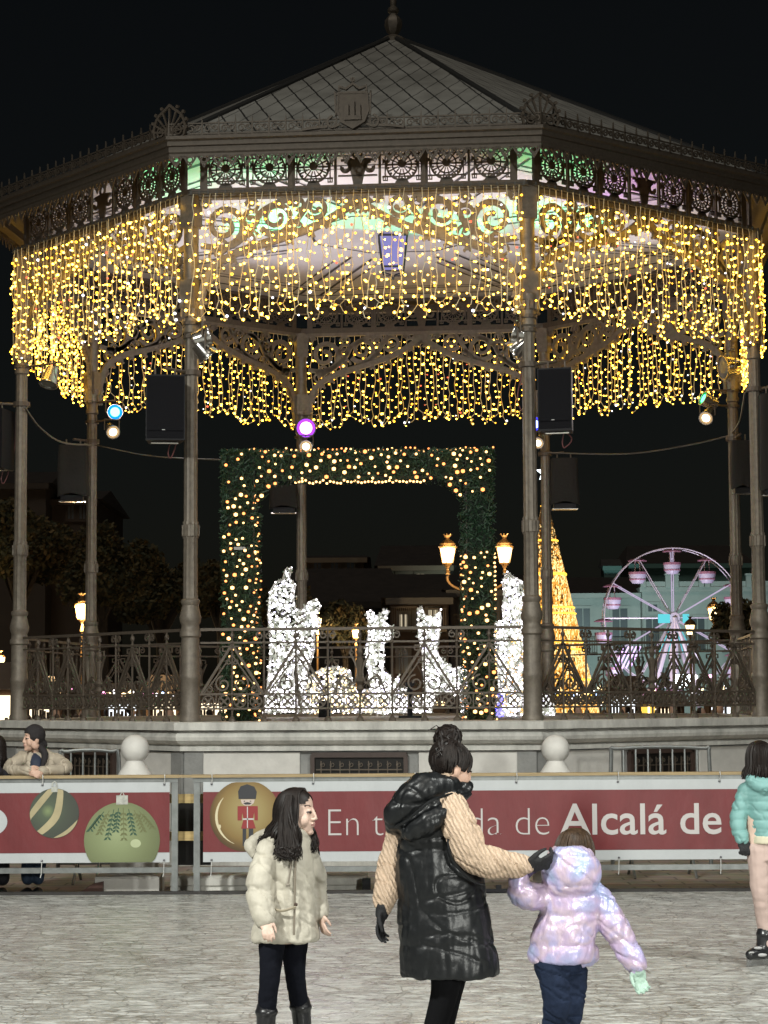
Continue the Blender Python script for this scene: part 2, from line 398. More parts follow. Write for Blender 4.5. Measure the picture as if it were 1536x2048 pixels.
# columns
prof = [(0, 0), (.125, 0), (.125, .05), (.112, .07), (.110, .48), (.118, .50), (.118, .54), (.108, .56), (.105, .98), (.124, 1.0), (.124, 1.05), (.108, 1.07), (.104, 1.13), (.122, 1.17), (.128, 1.22), (.118, 1.26), (.096, 1.36), (.112, 1.39), (.112, 1.42), (.088, 1.44), (.084, 2.14), (.094, 2.16), (.092, 2.32), (.094, 2.34), (.082, 2.36), (.076, 4.58), (.094, 4.60), (.094, 4.64), (.080, 4.68), (.098, 4.86), (.118, 4.92), (.118, 4.96), (.09, 4.98), (.088, 6.2), (.10, 6.25), (0, 6.25)]
mb = MB(); mb.lathe(prof, 24, flute=(1.5, 4.5, 0.13)); shaft = mb.mesh('column', IRON, smooth=40)
def colring(r, z, sz, extra=None):
    m = MB(); m.lathe([(r * .9, z - sz[2] / 2 - .01), (r * .98, z - sz[2] / 2), (r * .98, z + sz[2] / 2), (r * .9, z + sz[2] / 2 + .01)], 24)
    for a in range(8): m.box((r * cos(a * pi / 4), r * sin(a * pi / 4), z), sz, rz=a * pi / 4)
    if extra: m.box((0, 0, z + sz[2] / 2 + extra[2] / 2 + .01), extra)
    return m
capital = colring(.098, 4.83, (.05, .04, .10), (.20, .20, .34)).mesh('capital', IRON); collar = colring(.095, 2.24, (.02, .035, .13)).mesh('collar', IRON)
m = MB(); m.box((0, 0, 6.05), (.19, .19, .38)); impost = m.mesh('impost_block', IRON)
COLS = {}
for i in range(8):
    a = -pi / 2 - pi / 8 + i * pi / 4
    c_ = link('column', shaft, stand, (RAD * cos(a), RAD * sin(a), ZF), rz=a); link('capital', capital, c_); link('collar', collar, c_); link('impost_block', impost, c_)
    COLS[i] = Vector((BC.x + RAD * cos(a + BTH), BC.y + RAD * sin(a + BTH), ZF))
# i=0 front left, 1 front right, 2 right near, 3 right far, 4 back right, 5 back left, 6 left far, 7 left near
# ---- frieze panel of one side: W W | W O W | W W
def frieze():
    m = MB(); D = .018; z0, z1 = ZB, 8.36
    m.strip([(-2, z0 + .045), (2, z0 + .045)], .09, .06); m.strip([(-2, z1 - .02), (2, z1 - .02)], .05, .05)
    xs = [-1.85 + i * 3.70 / 7 for i in range(8)]
    for i, x in enumerate(xs):
        wdt = .085 if i in (0, 2, 5, 7) else .03
        m.strip([(x, z0 + .09), (x, z1 - .045)], wdt, D + .02)
        if i in (2, 5): m.strip([(x, z0 + .02), (x, z1 - .02)], .04, D + .06)
    for i in range(7):
        cx = (xs[i] + xs[i + 1]) / 2; hw = (xs[i + 1] - xs[i]) / 2 - .03
        if i == 3:
            m.strip([(cx - hw, 8.0), (cx + hw, 8.0)], .02, D)
            m.prism([(cx - .05, 7.88), (cx + .05, 7.88), (cx + .07, 7.98), (cx + .1, 8.1), (cx + .11, 8.2), (cx - .11, 8.2), (cx - .1, 8.1), (cx - .07, 7.98)], -D / 2, D / 2)
            for sx in (-1, 1):
                m.strip(spiral(cx + sx * .155, 8.1, .075, .03, pi / 2, sx * .8, 14), .045, D); m.strip([(cx + sx * .06, 8.2), (cx + sx * .2, 8.185)], .03, D)
            m.strip(circ(cx, 8.26, .055), .03, D, closed=True)
            continue
        cz = 8.115
        m.strip(circ(cx, cz, .185, 24), .022, D, closed=True); m.disc((cx, cz + .015), .052, -D / 2, D / 2, 14); m.strip(circ(cx, cz, .115, 18), .016, D, closed=True)
        for k in range(14):
            a = 2 * pi * k / 14
            m.strip([(cx + .05 * cos(a), cz + .05 * sin(a)), (cx + .18 * cos(a), cz + .18 * sin(a))], [.010, .018], D)
            m.disc((cx + .165 * cos(a + .22), cz + .165 * sin(a + .22)), .014, -D / 2, D / 2, 6)
        m.strip([(cx - hw, 7.975), (cx + hw, 7.975)], .016, D); m.prism([(cx + .085 * cos(pi * k / 10), 7.88 + .075 * sin(pi * k / 10)) for k in range(11)], -D / 2, D / 2)
        for sx in (-1, 1):
            m.strip([(cx + sx * (hw - .035), 7.93), (cx + sx * (hw - .035), 8.3)], .014, D)
            m.strip([(cx + sx * (hw - .035) + a, 7.955 + b) for a, b in ((-.025, -.025), (.025, -.025), (.025, .025), (-.025, .025))], .016, D, closed=True)
            m.strip(circ(cx + sx * (hw - .05), 8.28, .04, 10), .018, D, closed=True)
            m.prism([(cx + sx * .19, 8.17), (cx + sx * hw, 8.12), (cx + sx * hw, 8.2)][::sx], -D / 2, D / 2)
    return m
def offset(m, y):
    m.v = [(a, b + y, c) for a, b, c in m.v]; return m
fr = offset(frieze(), -INR).mesh('frieze_panel', IRON_D)
# ---- arched scroll bracket panel
def spandrel():
    m = MB(); D = .045
    for sx in (-1, 1):
        X = lambda u: sx * (2.0 - u)
        arc = spline([(.10, -1.5), (.14, -1.15), (.26, -.88), (.55, -.70), (1.0, -.56), (1.5, -.40), (1.85, -.20), (2.0, -.10)], 6)
        m.strip([(X(u), ZB + v) for u, v in arc], .085, D + .02); m.strip([(X(u + .01), ZB + v + .05) for u, v in arc], .018, D)
        for k in range(2, len(arc) - 1, 3):
            u, v = arc[k]; m.disc((X(u + .02), ZB + v - .05), .034, -D / 2, D / 2, 7); m.disc((X(u + .05), ZB + v - .085), .02, -D / 2, D / 2, 6); m.disc((X(u - .012), ZB + v - .08), .02, -D / 2, D / 2, 6)
        def sp(u, v, r0, r1, a0, tn, w0=.055, w1=.03):
            q = spiral(0, 0, r0, r1, a0, tn, 26); n = len(q)
            m.strip([(X(u + a), ZB + v + b) for a, b in q], [w0 + (w1 - w0) * i / (n - 1) for i in range(n)], D); m.disc((X(u + q[-1][0]), ZB + v + q[-1][1]), .035, -D / 2, D / 2, 8)
        sp(.40, -.36, .26, .06, -pi / 2, 1.5, .085, .05); sp(1.02, -.28, .22, .06, -pi * .8, 1.45, .08, .045); sp(1.50, -.17, .14, .045, -pi * .8, 1.3, .06, .035); sp(.72, -.30, .12, .03, pi * .1, 1.3, .05, .03); sp(1.28, -.14, .10, .03, pi, -1.2, .05, .03); sp(.36, -.60, .10, .03, pi, 1.2, .05, .03)
        sp(.28, -.72, .11, .03, pi / 2, -1.2, .035, .02); sp(.72, -.52, .10, .03, 0, 1.2, .035, .02); sp(.20, -1.02, .06, .02, pi / 2, -1.2, .03, .02)
        sp(.74, -.13, .09, .03, pi, -1.2, .035, .02); sp(1.3, -.38, .07, .02, pi / 2, 1.1, .03, .02); sp(1.76, -.09, .06, .02, pi, -1.1, .03, .02); sp(.17, -.10, .07, .02, 0, 1.1, .03, .02)
        m.strip([(X(a), ZB + b) for a, b in spline([(.12, -.6), (.45, -.62), (.72, -.42), (.86, -.2), (1.2, -.04)], 6)], .07, D)
        m.strip([(X(.03), ZB - 1.5), (X(.03), ZB - .05)], .05, D); m.prism([(X(1.9), ZB - .02), (X(2.0), ZB - .02), (X(2.0), ZB - .2), (X(1.8), ZB - .12)][::sx], -D / 2, D / 2)
        m.strip([(X(a), ZB + b) for a, b in spline([(.8, -.6), (1.15, -.46), (1.32, -.25), (1.45, -.05)], 6)], .065, D)
    m.strip([(-1.9, ZB - .02), (1.9, ZB - .02)], .05, .07)
    return m
spn = offset(spandrel(), -INR).mesh('arch_bracket', IRON)
# ---- railing panel of one side
def railing():
    m = MB(); z = ZF; D = .022
    for h, wd in ((1.075, .034), (.92, .022), (.32, .024), (.15, .022)): m.strip([(-1.88, z + h), (1.88, z + h)], wd, wd)
    xs = [-1.88 + i * .376 for i in range(11)]
    for i, x in enumerate(xs):
        if 0 < i < 10:
            m.tube([(x, 0, z), (x, 0, z + 1.075)], .013, 6); m.lathe([(.045, 0), (.04, .03), (.016, .06)], 8, c=(x, 0, z))
            for hh in (.15, .32, .92): m.ico((x, 0, z + hh), .026)
            if i % 2 == 0:
                for sx in (-1, 1): m.strip(spiral(x + sx * .05, z + 1.0, .045, .015, pi / 2 if sx > 0 else pi / 2, -sx * 1.2, 12), .016, D)
            else: m.ico((x, 0, z + 1.0), .03, sc=(1, 1, 1.4))
    for i in (1, 3, 7, 9):
        x = xs[i]
        for sx in (-1, 1):
            m.strip([(x, z + .90), (x + sx * .36, z + .33)], .030, D); m.strip([(x, z + .78), (x + sx * .2, z + .50), (x + sx * .33, z + .33)], .016, D)
            m.strip([(x, z + .875), (x + sx * .11, z + .875), (x + sx * .11, z + .82), (x + sx * .07, z + .82)], .016, D)
            m.strip(spiral(x + sx * .105, z + .435, .098, .03, pi / 2, sx * -1.25, 20), .019, D)
            m.strip(spiral(x + sx * .045, z + .70, .035, .012, 0 if sx < 0 else pi, sx * 1.1, 10), .014, D)
            m.strip(spiral(x + sx * .27, z + .375, .045, .015, pi / 2, sx * 1.2, 12), .014, D)
    for sx in (-1, 1):
        for i in (4, 6):
            pass
        m.strip(spline([(sx * .30, z + .33), (sx * .20, z + .52), (sx * .07, z + .44), (sx * .03, z + .60), (sx * .12, z + .80)], 6), .022, D)
        m.strip(spiral(sx * .16, z + .45, .10, .025, pi / 2, sx * -1.3, 18), .018, D); m.strip(spiral(sx * .28, z + .42, .07, .02, pi / 2, sx * 1.2, 14), .016, D)
        m.strip([(0, z + .86), (sx * .10, z + .86), (sx * .10, z + .80)], .016, D)
    m.lathe([(.02, .33), (.05, .37), (.028, .42), (.06, .46), (.028, .52), (.035, .62), (.05, .70), (.02, .74), (.04, .8), (.012, .88)], 8, c=(0, 0, z))
    n = 20
    for i in range(n):
        cx = -1.88 + (i + .5) * 3.76 / n
        m.strip(circ(cx, z + .235, .068, 12), .014, D * .8, closed=True)
        for k in range(4):
            a = pi / 4 + k * pi / 2
            m.strip([(cx, z + .235), (cx + .065 * cos(a), z + .235 + .065 * sin(a))], [.01, .028], D * .8)
        m.strip([(cx + .094, z + .15), (cx + .094, z + .32)], .012, D)
        m.disc((cx, z + .235), .022, -D / 2, D / 2, 8)
    return m
rl = offset(railing(), -INR).mesh('railing', IRON_D)
# ---- eave band with hanging valance, soffit, crest
EI = INR + .45
mb = MB(); octprofile(mb, [(EI - .16, 8.20), (EI - .02, 8.20), (EI, 8.23), (EI, 8.29), (EI + .03, 8.30), (EI + .03, 8.35), (EI + .06, 8.37), (EI + .06, 8.41), (EI - .1, 8.43)])
octprofile(mb, [(INR - .1, 8.38), (EI - .16, 8.30), (EI - .16, 8.20)])
mb.build('gutter_cornice', IRON_D, stand)
ES = 2 * EI * math.tan(pi / 8)
def valance():
    m = MB(); n = 26; wd = ES / n; D = .012
    for i in range(n):
        cx = -ES / 2 + (i + .5) * wd
        m.strip([(cx - wd / 2, 8.19), (cx + wd / 2, 8.19)], .035, D)
        m.strip([(cx - wd * .46, 8.18), (cx, 8.045), (cx + wd * .46, 8.18)], .022, D)
        m.strip(circ(cx, 8.135, .034, 8), .016, D, closed=True); m.disc((cx, 8.085), .016, -D / 2, D / 2, 6)
        for sx in (-1, 1): m.disc((cx + sx * .055, 8.165), .016, -D / 2, D / 2, 6)
    return offset(m, -EI + .01)
va = valance().mesh('valance', IRON_D)
def cresting():
    m = MB(); n = 22; wd = ES / n; D = .02; z = 8.42
    m.strip([(-ES / 2, z + .02), (ES / 2, z + .02)], .02, D); m.strip([(-ES / 2, z + .145), (ES / 2, z + .145)], .015, D)
    for i in range(n):
        cx = -ES / 2 + (i + .5) * wd
        m.strip(spiral(cx - .03, z + .08, .05, .012, 0, 1.3, 12), .016, D); m.strip(spiral(cx + .055, z + .085, .038, .012, pi, -1.3, 12), .014, D)
        m.prism([(cx - wd / 2 - .012, z), (cx - wd / 2 + .012, z), (cx - wd / 2 + .008, z + .16), (cx - wd / 2, z + .235), (cx - wd / 2 - .008, z + .16)], -.01, .01)
    return offset(m, -EI)
cr = cresting().mesh('crest_fretwork', IRON_D)
def fan():
    m = MB(); D = .03; z = 8.42
    pts = [(-.20, z), (-.22, z + .10), (-.17, z + .24), (-.06, z + .33), (0, z + .37), (.06, z + .33), (.17, z + .24), (.22, z + .10), (.20, z)]
    m.strip(spline(pts, 4), .03, D)
    for k in range(9):
        a = pi * (k + .5) / 9; r = .20 + .1 * sin(a)
        m.strip([(.03 * cos(a), z + .04 + .03 * sin(a)), (r * cos(a), z + .04 + r * sin(a))], [.012, .026], D)
        m.disc((r * 1.08 * cos(a), z + .05 + r * 1.08 * sin(a)), .022, -D / 2, D / 2, 7)
    m.disc((0, z + .06), .07, -D / 2, D / 2, 12)
    for sx in (-1, 1): m.strip(spiral(sx * .12, z + .06, .06, .015, pi / 2, -sx * 1.3, 12), .02, D)
    return m
fn = fan().mesh('corner_fan', IRON_D)
for k in range(8):
    r = k * pi / 4
    link('frieze_panel', fr, stand, rz=r); link('arch_bracket', spn, stand, rz=r); link('railing', rl, stand, rz=r)
    if k in (0, 1, 2, 6, 7):
        link('valance', va, stand, rz=r); link('crest_fretwork', cr, stand, rz=r)
    if k not in (3, 4, 5):
        a = -pi / 8 + r
        ek = EI / cos(pi / 8) - .02
        link('corner_fan', fn, stand, (ek * sin(a), -ek * cos(a), 0), rz=a)
ek = EI / cos(pi / 8) - .02; a = 3 * pi / 4 - pi / 8; link('corner_fan', fn, stand, (ek * sin(a), -ek * cos(a), 0), rz=a)
# heraldic shield over the front
m = MB(); z = 8.44
sh = [(-.17, z + .42), (.17, z + .42), (.18, z + .2), (.13, z + .08), (0, z), (-.13, z + .08), (-.18, z + .2)]
m.prism(sh[::-1], -.025, .015); m.strip(sh, .03, .07, closed=True)
for i in range(3): m.box((-.07 + i * .07, -.04, z + .2), (.05, .04, .14 if i != 1 else .22))
m.box((0, -.04, z + .115), (.2, .035, .05)); m.strip([(-.16, z + .44), (-.16, z + .5), (-.08, z + .47), (0, z + .53), (.08, z + .47), (.16, z + .5), (.16, z + .44)], .03, .05)
for sx in (-1, 1):
    m.strip(spline([(sx * .16, z + .05), (sx * .26, z + .02), (sx * .30, z + .1), (sx * .24, z + .16)], 5), .025, .03); m.strip(spline([(sx * .3, z + .03), (sx * .45, z + .02), (sx * .6, z + .0)], 4), .03, .03)
    m.strip([(sx * .19, z + .4), (sx * .21, z + .44), (sx * .20, z + .16)], .02, .04)
m.strip(circ(0, z + .58, .02, 8), .02, .03, closed=True)
offset(m, -EI - .03).build('coat_of_arms', IRON_D, stand)
# roof
APZ = 11.22; RI = EI - .06
mb = MB(); mb.uv = []; k_ = 1 / cos(pi / 8); a0 = -pi / 2 - pi / 8; zr = 8.43
slope = hypot(RI, APZ - zr); hs_ = RI * math.tan(pi / 8)
for i in range(8):
    A = Vector((RI * k_ * cos(a0 + i * pi / 4), RI * k_ * sin(a0 + i * pi / 4), zr)); B = Vector((RI * k_ * cos(a0 + (i + 1) * pi / 4), RI * k_ * sin(a0 + (i + 1) * pi / 4), zr)); T = Vector((0, 0, APZ))
    mb.add([A, B, T], [(0, 1, 2)]); mb.uv += [(-hs_ + 9 * i, 0), (hs_ + 9 * i, 0), (9 * i, slope)]
rf = mb.build('roof', SLATE, stand)
mb = MB()
for i in range(8):
    A = Vector((RI * k_ * cos(a0 + i * pi / 4), RI * k_ * sin(a0 + i * pi / 4), zr)); mb.tube([A, (0, 0, APZ)], .045, 6)
mb.build('hip_ridge', mat('lead_ridge', (0.028, 0.028, 0.027), .7), rf)
mb = MB(); mb.lathe([(0.20, APZ - .14), (.19, APZ - .05), (.12, APZ), (.06, APZ + .03), (.10, APZ + .08), (.13, APZ + .17), (.12, APZ + .25), (.07, APZ + .31), (.05, APZ + .34), (.08, APZ + .37), (.08, APZ + .41), (.04, APZ + .45), (.05, APZ + .52), (.02, APZ + .6), (.015, APZ + .9), (0, APZ + .95)], 12, flute=(APZ + .05, APZ + .32, .12))
mb.build('finial', IRON, rf, smooth=30)
# ceiling
mb = MB(); octring(mb, INR - .02, 8.36, .001, 8.36); ce = mb.build('ceiling', CEIL, stand)
mb = MB()
for r0, r1 in ((4.42, 4.36), (3.95, 3.90), (3.78, 3.75), (1.2, 1.16)): octring(mb, r0, 8.355, r1, 8.355)
for i in range(8):
    a = a0 + i * pi / 4
    for o_, wd in ((-.17, .05), (.17, .05), (-.34, .03), (.34, .03)):
        d = Vector((cos(a), sin(a), 0)); n_ = Vector((-sin(a), cos(a), 0))
        p, q = d * (1.3 + abs(o_) * 2) + n_ * o_, d * (4.75 - abs(o_) * .8) + n_ * o_
        mb.add([p - n_ * wd / 2 + Vector((0, 0, 8.352)), p + n_ * wd / 2 + Vector((0, 0, 8.352)), q + n_ * wd / 2 + Vector((0, 0, 8.352)), q - n_ * wd / 2 + Vector((0, 0, 8.352))], [(0, 1, 2, 3)])
mb.build('ceiling_moulding', GROOVE, ce)
# ================================================================== golden light curtains
WIRE = mat('pale_wire', (0.75, 0.66, 0.42), 0.5)
BW = glow('bulb_warm', (1.0, 0.56, 0.060), 15.0); BA = glow('bulb_amber', (1.0, 0.46, 0.03), 6.0); BC_ = glow('bulb_cool', (0.85, 0.88, 1.0), 4.0); BR_ = glow('bulb_red', (1.0, 0.16, 0.08), 2.0)
BMATS = [WIRE, BW, BA, BC_, BR_]
FACES = {0: 'on the front side, between the two front columns', 1: 'on the right front side, right of front right column', 2: 'seen nearly edge-on on the far right side', 3: 'on the back right side, behind the right column',
         4: 'on the back side, above the green arch', 5: 'on the back left side, behind the black loudspeaker', 6: 'seen nearly edge-on on the far left side', 7: 'on the left front side, left of front left column'}
def light_string(L, rnd):
    m = MB(); pts = [(0, 0, 0)]; n = int(round(L / .098)); side = rnd.choice((-1, 1)); bul = []
    x = 0.0; y = 0.0; z = -.13
    for i in range(n):
        x += rnd.uniform(-.03, .03); x *= .75; y = rnd.uniform(-.012, .012)
        if i > n - 3: x += rnd.uniform(-.07, .07); z += .035
        pts.append((x, y, z)); sd = side if rnd.random() < .8 else -side; side = -side
        L2 = rnd.uniform(.022, .05); b = (x + sd * L2, y + rnd.uniform(-.03, .02), z - rnd.uniform(0, .02))
        m.tube([(x, y, z), b], .0045, 3, 0); q = rnd.random()
        mi = 1 if q < .75 else 2 if q < .95 else 3 if q < .985 else 4
        m.ico(b, rnd.choice((.010, .012, .015, .019)), mi); z -= .098 * rnd.uniform(.82, 1.15)
    m.tube(pts, .005, 3, 0); return m
RND = random.Random(3)
STRINGS = [light_string(RND.uniform(1.42, 1.60), RND).mesh('light_string', BMATS) for _ in range(46)]
m = MB(); m.tube([(-2.02, 0, 0), (2.02, 0, 0)], .011, 4); m.tube([(-2.02, .01, .03), (2.02, .01, .025)], .006, 3)
for i in range(39): m.box((-1.98 + i * .104, 0, .015), (.02, .02, .05))
supply = m.mesh('supply_cable', CABLE)
for k in range(8):
    t = thing('light_curtain', 'curtain of golden fairy lights ' + FACES[k], 'fairy lights', BC, BTH + k * pi / 4, 'golden light curtains around the bandstand')
    link('supply_cable', supply, t, (0, -INR - .14, ZB - .0))
    ns = 44 if k in (0, 1, 7) else 40
    for i in range(ns):
        x = -1.98 + (i + .5) * 3.96 / ns + RND.uniform(-.02, .02)
        link('light_string', RND.choice(STRINGS), t, (x, -INR - .145 + RND.uniform(-.02, .02), ZB), rz=0.0 if RND.random() < .5 else pi)

# ================================================================== loudspeakers
def speaker(label, px0, py0, px1, py1, Y, col, covered=False, rz=0.0, arm=True):
    a = at(px0, py0, Y); b = at(px1, py1, Y); W = abs(b.x - a.x); H = abs(a.z - b.z); c = (a + b) / 2; D = W * .85
    t = thing('loudspeaker', label, 'loudspeaker', (c.x, c.y, c.z), rz, 'black loudspeakers on the bandstand columns')
    m = MB(); h = H / 2; wq = W / 2; ch = .03
    if covered:
        r = random.Random(int(px0)); vs = []; n = 28; lv = 10; fs = []
        for j in range(lv + 1):
            z = h - H * j / lv; e = .96 + .09 * j / lv
            for i in range(n):
                g_ = 2 * pi * i / n; q = 1 / max(abs(cos(g_)), abs(sin(g_)), .74)
                wv = 1 + .05 * sin(g_ * 5 + j * .4 + r.random() * .4) * j / lv
                vs.append((wq * e * cos(g_) * q * wv, D / 2 * e * sin(g_) * q * wv, z + (.03 * sin(g_ * 3) if j == lv else 0)))
        for j in range(lv):
            for i in range(n): fs.append((j * n + i, (j + 1) * n + i, (j + 1) * n + (i + 1) % n, j * n + (i + 1) % n))
        fs.append(tuple(range(n))); m.add(vs, fs); m.build('cloth_cover', CLOTH_B, t, smooth=60)
        m = MB(); m.box((0, -.01, -h - .04), (W * .8, D * .7, .08)); m.build('cabinet', BLACK, t)
        m = MB(); m.box((0, 0, -h - .085), (W * .95, D * .5, .012)); m.build('shelf_plate', CHROME, t)
    else:
        poly = [(-wq, -D / 2), (wq, -D / 2), (wq * .8, D / 2), (-wq * .8, D / 2)]
        vs = [(x, y, -h) for x, y in poly] + [(x, y, h) for x, y in poly]
        m.add(vs, [(3, 2, 1, 0), (4, 5, 6, 7), (0, 1, 5, 4), (1, 2, 6, 5), (2, 3, 7, 6), (3, 0, 4, 7)]); m.build('cabinet', BLACK, t)
        m = MB(); m.box((0, -D / 2 - .006, .04), (W * .93, .014, H * .84)); m.box((0, -D / 2 - .006, -h + .07), (W * .93, .014, .09)); m.build('grille', mat('speaker_grille', (.010, .010, .012), .75, spec=.1, bump=.4, bscale=300), t)
        m = MB(); m.box((-.02, -D / 2 - .016, -h + .12), (.035, .006, .008)); m.build('badge', mat('white_badge', (.5, .5, .5), .5), t)
        m = MB(); m.tube([(-wq * .7, 0, -h - .01), (wq * .7, 0, -h - .01)], .012, 5); m.build('bottom_bracket', CHROME, t)
    if arm:
        m = MB(); cc = COLS[col]; d = Vector((cc.x - c.x, cc.y - c.y, 0)); d.rotate(Matrix.Rotation(-rz, 3, 'Z'))
        m.tube([(0, 0, h + .10), (d.x, d.y, h + .10)], .02, 6); m.lathe([(.115, -.03), (.115, .03)], 14, c=(d.x, d.y, h + .10))
        for s_ in (-1, 1): m.tube([(s_ * wq * .5, 0, h + .10), (s_ * wq * .5, 0, h - .02)], .012, 5)
        m.build('mounting_arm', IRON_D, t)
        if not covered:
            m = MB(); q = spline([(wq * .3, D * .3, -h), (wq * .2, D * .3, -h - .12), (wq * .35, D * .3, -h - .17), (wq * .6, D * .35, -h - .02), (d.x - .1, d.y, -h + .3), (d.x - .085, d.y, h)], 5); m.tube(q, .007, 4); m.build('cable', mat('pink_cable', (.16, .06, .06), .6), t)
    return t
speaker('bare black loudspeaker hung left of the front left column', 291, 754, 368, 884, 24.25, 0, rz=rad(8))
speaker('bare black loudspeaker hung right of the front right column', 1079, 740, 1149, 864, 24.0, 1, rz=rad(-14))
speaker('bare black loudspeaker cut off by the left edge of photo', -48, 822, 23, 940, 27.6, 7, rz=rad(-20))
speaker('cloth covered loudspeaker beside the thin column at left', 119, 892, 174, 992, 31.4, 6, True)
speaker('cloth covered loudspeaker behind the green light arch', 541, 972, 595, 1016, 34.0, 5, True)
speaker('cloth covered loudspeaker beside the star of the golden cone tree', 1101, 918, 1156, 1008, 33.7, 4, True)
speaker('cloth covered loudspeaker with sagging cover between two right columns', 1462, 882, 1502, 976, 30.2, 3, True)
speaker('cloth covered loudspeaker at the right edge of photo', 1518, 790, 1580, 978, 26.6, 2, True)

# ================================================================== stage spotlights
def par(label, px, py, Y, col, aim, lens, r=.10, L=.24, name='stage_spotlight', rim=CHROME):
    c = at(px, py, Y); aim = Vector(aim).normalized()
    t = thing(name, label, 'spotlight', c, 0, 'stage spotlights on the columns')
    q = aim.to_track_quat('Z', 'Y').to_matrix()
    m = MB(); m.lathe([(.03, -L), (r * .7, -L * .92), (r * .82, -L * .5), (r, -L * .08), (r * 1.06, 0), (r * 1.06, .015), (r * .96, .015), (r * .93, -.02)], 18, M=q); m.build('can', rim, t, smooth=40)
    m = MB(); m.lathe([(0.002, .0), (r * .45, .006), (r * .62, .004)], 18, M=q); m.lathe([(r * .62, .003), (r * .94, -.004), (r * .9, -.015)], 18, M=q, mi=1); m.build('lens', list(lens), t)
    m = MB(); d = COLS[col] - c; d.z = 0; up = Vector((0, 0, r + .06))
    side = aim.cross(Vector((0, 0, 1))); side = side.normalized() if side.length > .1 else Vector((1, 0, 0))
    yk = [side * r * 1.12 - aim * L * .4, side * r * 1.12 - aim * L * .4 + up, -side * r * 1.12 - aim * L * .4 + up, -side * r * 1.12 - aim * L * .4]
    m.tube(yk, .011, 5); m.tube([-aim * L * .4 + up, d + Vector((0, 0, r + .06 - aim.z * L * .4))], .016, 6); m.lathe([(.105, -.02), (.105, .02)], 12, c=d + Vector((0, 0, r + .06 - aim.z * L * .4)))
    m.build('yoke', IRON_D, t)
    return t
LB = (glow('lens_blue', (0.15, 0.75, 1.0), 6), glow('lens_blue_rim', (0.01, 0.30, 1.0), 1.6)); LV = (glow('lens_violet', (0.8, 0.55, 1.0), 8), glow('lens_violet_rim', (0.42, 0.06, 1.0), 1.7)); LB2 = (glow('lens_deep_blue', (0.3, 0.4, 1.0), 6), glow('lens_deep_blue_rim', (0.03, 0.04, 1.0), 2.2)); LG = (glow('lens_green', (0.15, 1.0, 0.5), 3), glow('lens_green_rim', (0.01, .6, 0.16), 1.0)); LW = (glow('lens_warm_white', (1.0, 0.86, 0.62), 3.5), glow('lens_warm_rim', (.8, .52, .25), .8))
_l = mat('dull_lens', (0.25, 0.25, 0.22), 0.12, 0.4); LOFF = (_l, _l)
par('lit blue spotlight left of the black loudspeaker, by the left thin column', 230, 824, 31.4, 6, (.25, -1, -.1), LB, .115)
par('lit violet spotlight on the back column above the green arch', 612, 856, 34.0, 5, (.02, -1, -.12), LV, .16, rim=IRON_D)
par('lit deep blue spotlight just right of the front right column', 1071, 848, 33.6, 4, (-.8, -1, -.1), LB2, .115)
par('lit green spotlight seen edge-on near the right columns', 1407, 797, 30.6, 3, (-1, -.28, .45), LG, .11)
par('white can spotlight under the blue one', 226, 864, 31.3, 6, (.35, -1, -.5), LW, .10)
par('white can spotlight under the violet one', 612, 893, 33.9, 5, (.0, -1, -.35), LW, .10)
par('white can spotlight under the deep blue one', 1076, 886, 33.5, 4, (-.25, -1, -.5), LW, .09)
par('white can spotlight under the green one', 1412, 836, 30.5, 3, (-.45, -1, -.6), LW, .10)
par('unlit chrome can spotlight on the front left column, upper of two', 416, 672, 24.5, 0, (.75, .1, .25), LOFF, .135, .20)
par('unlit chrome can spotlight on the front left column, lower of two', 416, 712, 24.5, 0, (.5, .1, -.6), LOFF, .125, .20)
par('unlit chrome can spotlight on the front right column, upper of two', 1028, 664, 24.3, 1, (-.8, .05, .25), LOFF, .135, .20)
par('unlit chrome can spotlight on the front right column, lower of two', 1026, 702, 24.3, 1, (-.6, .05, -.5), LOFF, .12, .20)
par('unlit chrome can spotlight on the left column under the golden curtain', 97, 768, 27.4, 7, (-.2, -.4, -1), LOFF, .12, .26)
par('unlit chrome can spotlight left of the two right columns', 1447, 735, 29.8, 3, (-1, -.3, -.15), LOFF, .17, .24)
# added ceiling washes near the cans
def wash(px, py, Y, tgt, e, col, size=60, soft=.10):
    c = at(px, py, Y); lamp('SPOT', 'ceiling_wash', c, e, col, tgt, spot_size=rad(size), spot_blend=.7, shadow_soft_size=soft)
C0 = Vector((BC.x, BC.y, 8.3))
wash(416, 640, 24.95, C0 + Vector((.3, 1.0, 0)), 230, (1, .93, .98), 125)  # white ceiling fill added beside the unlit front cans
wash(1028, 640, 24.8, C0 + Vector((-.3, 1.0, 0)), 230, (1, .93, .98), 125)
wash(290, 812, 31.0, C0 + Vector((-.8, -1.6, 0)), 190, (.98, .93, 1), 115)
wash(1380, 800, 30.2, C0 + Vector((1.2, -1.6, 0)), 190, (.98, .93, 1), 115)
wash(640, 852, 33.5, C0 + Vector((0, -3.3, 0)), 120, (.95, .85, 1), 90)
wash(1392, 800, 30.4, C0 + Vector((.40, -.7, 0)), 3000, (.08, 1, .30), 20)
wash(1392, 800, 30.4, C0 + Vector((2.3, -.9, 0)), 2200, (.08, 1, .30), 22)
wash(290, 812, 31.0, C0 + Vector((-1.7, -.7, 0)), 3000, (.10, 1, .32), 20)
wash(1040, 852, 33.3, C0 + Vector((3.4, -3.0, 0)), 700, (.75, .2, 1), 15)

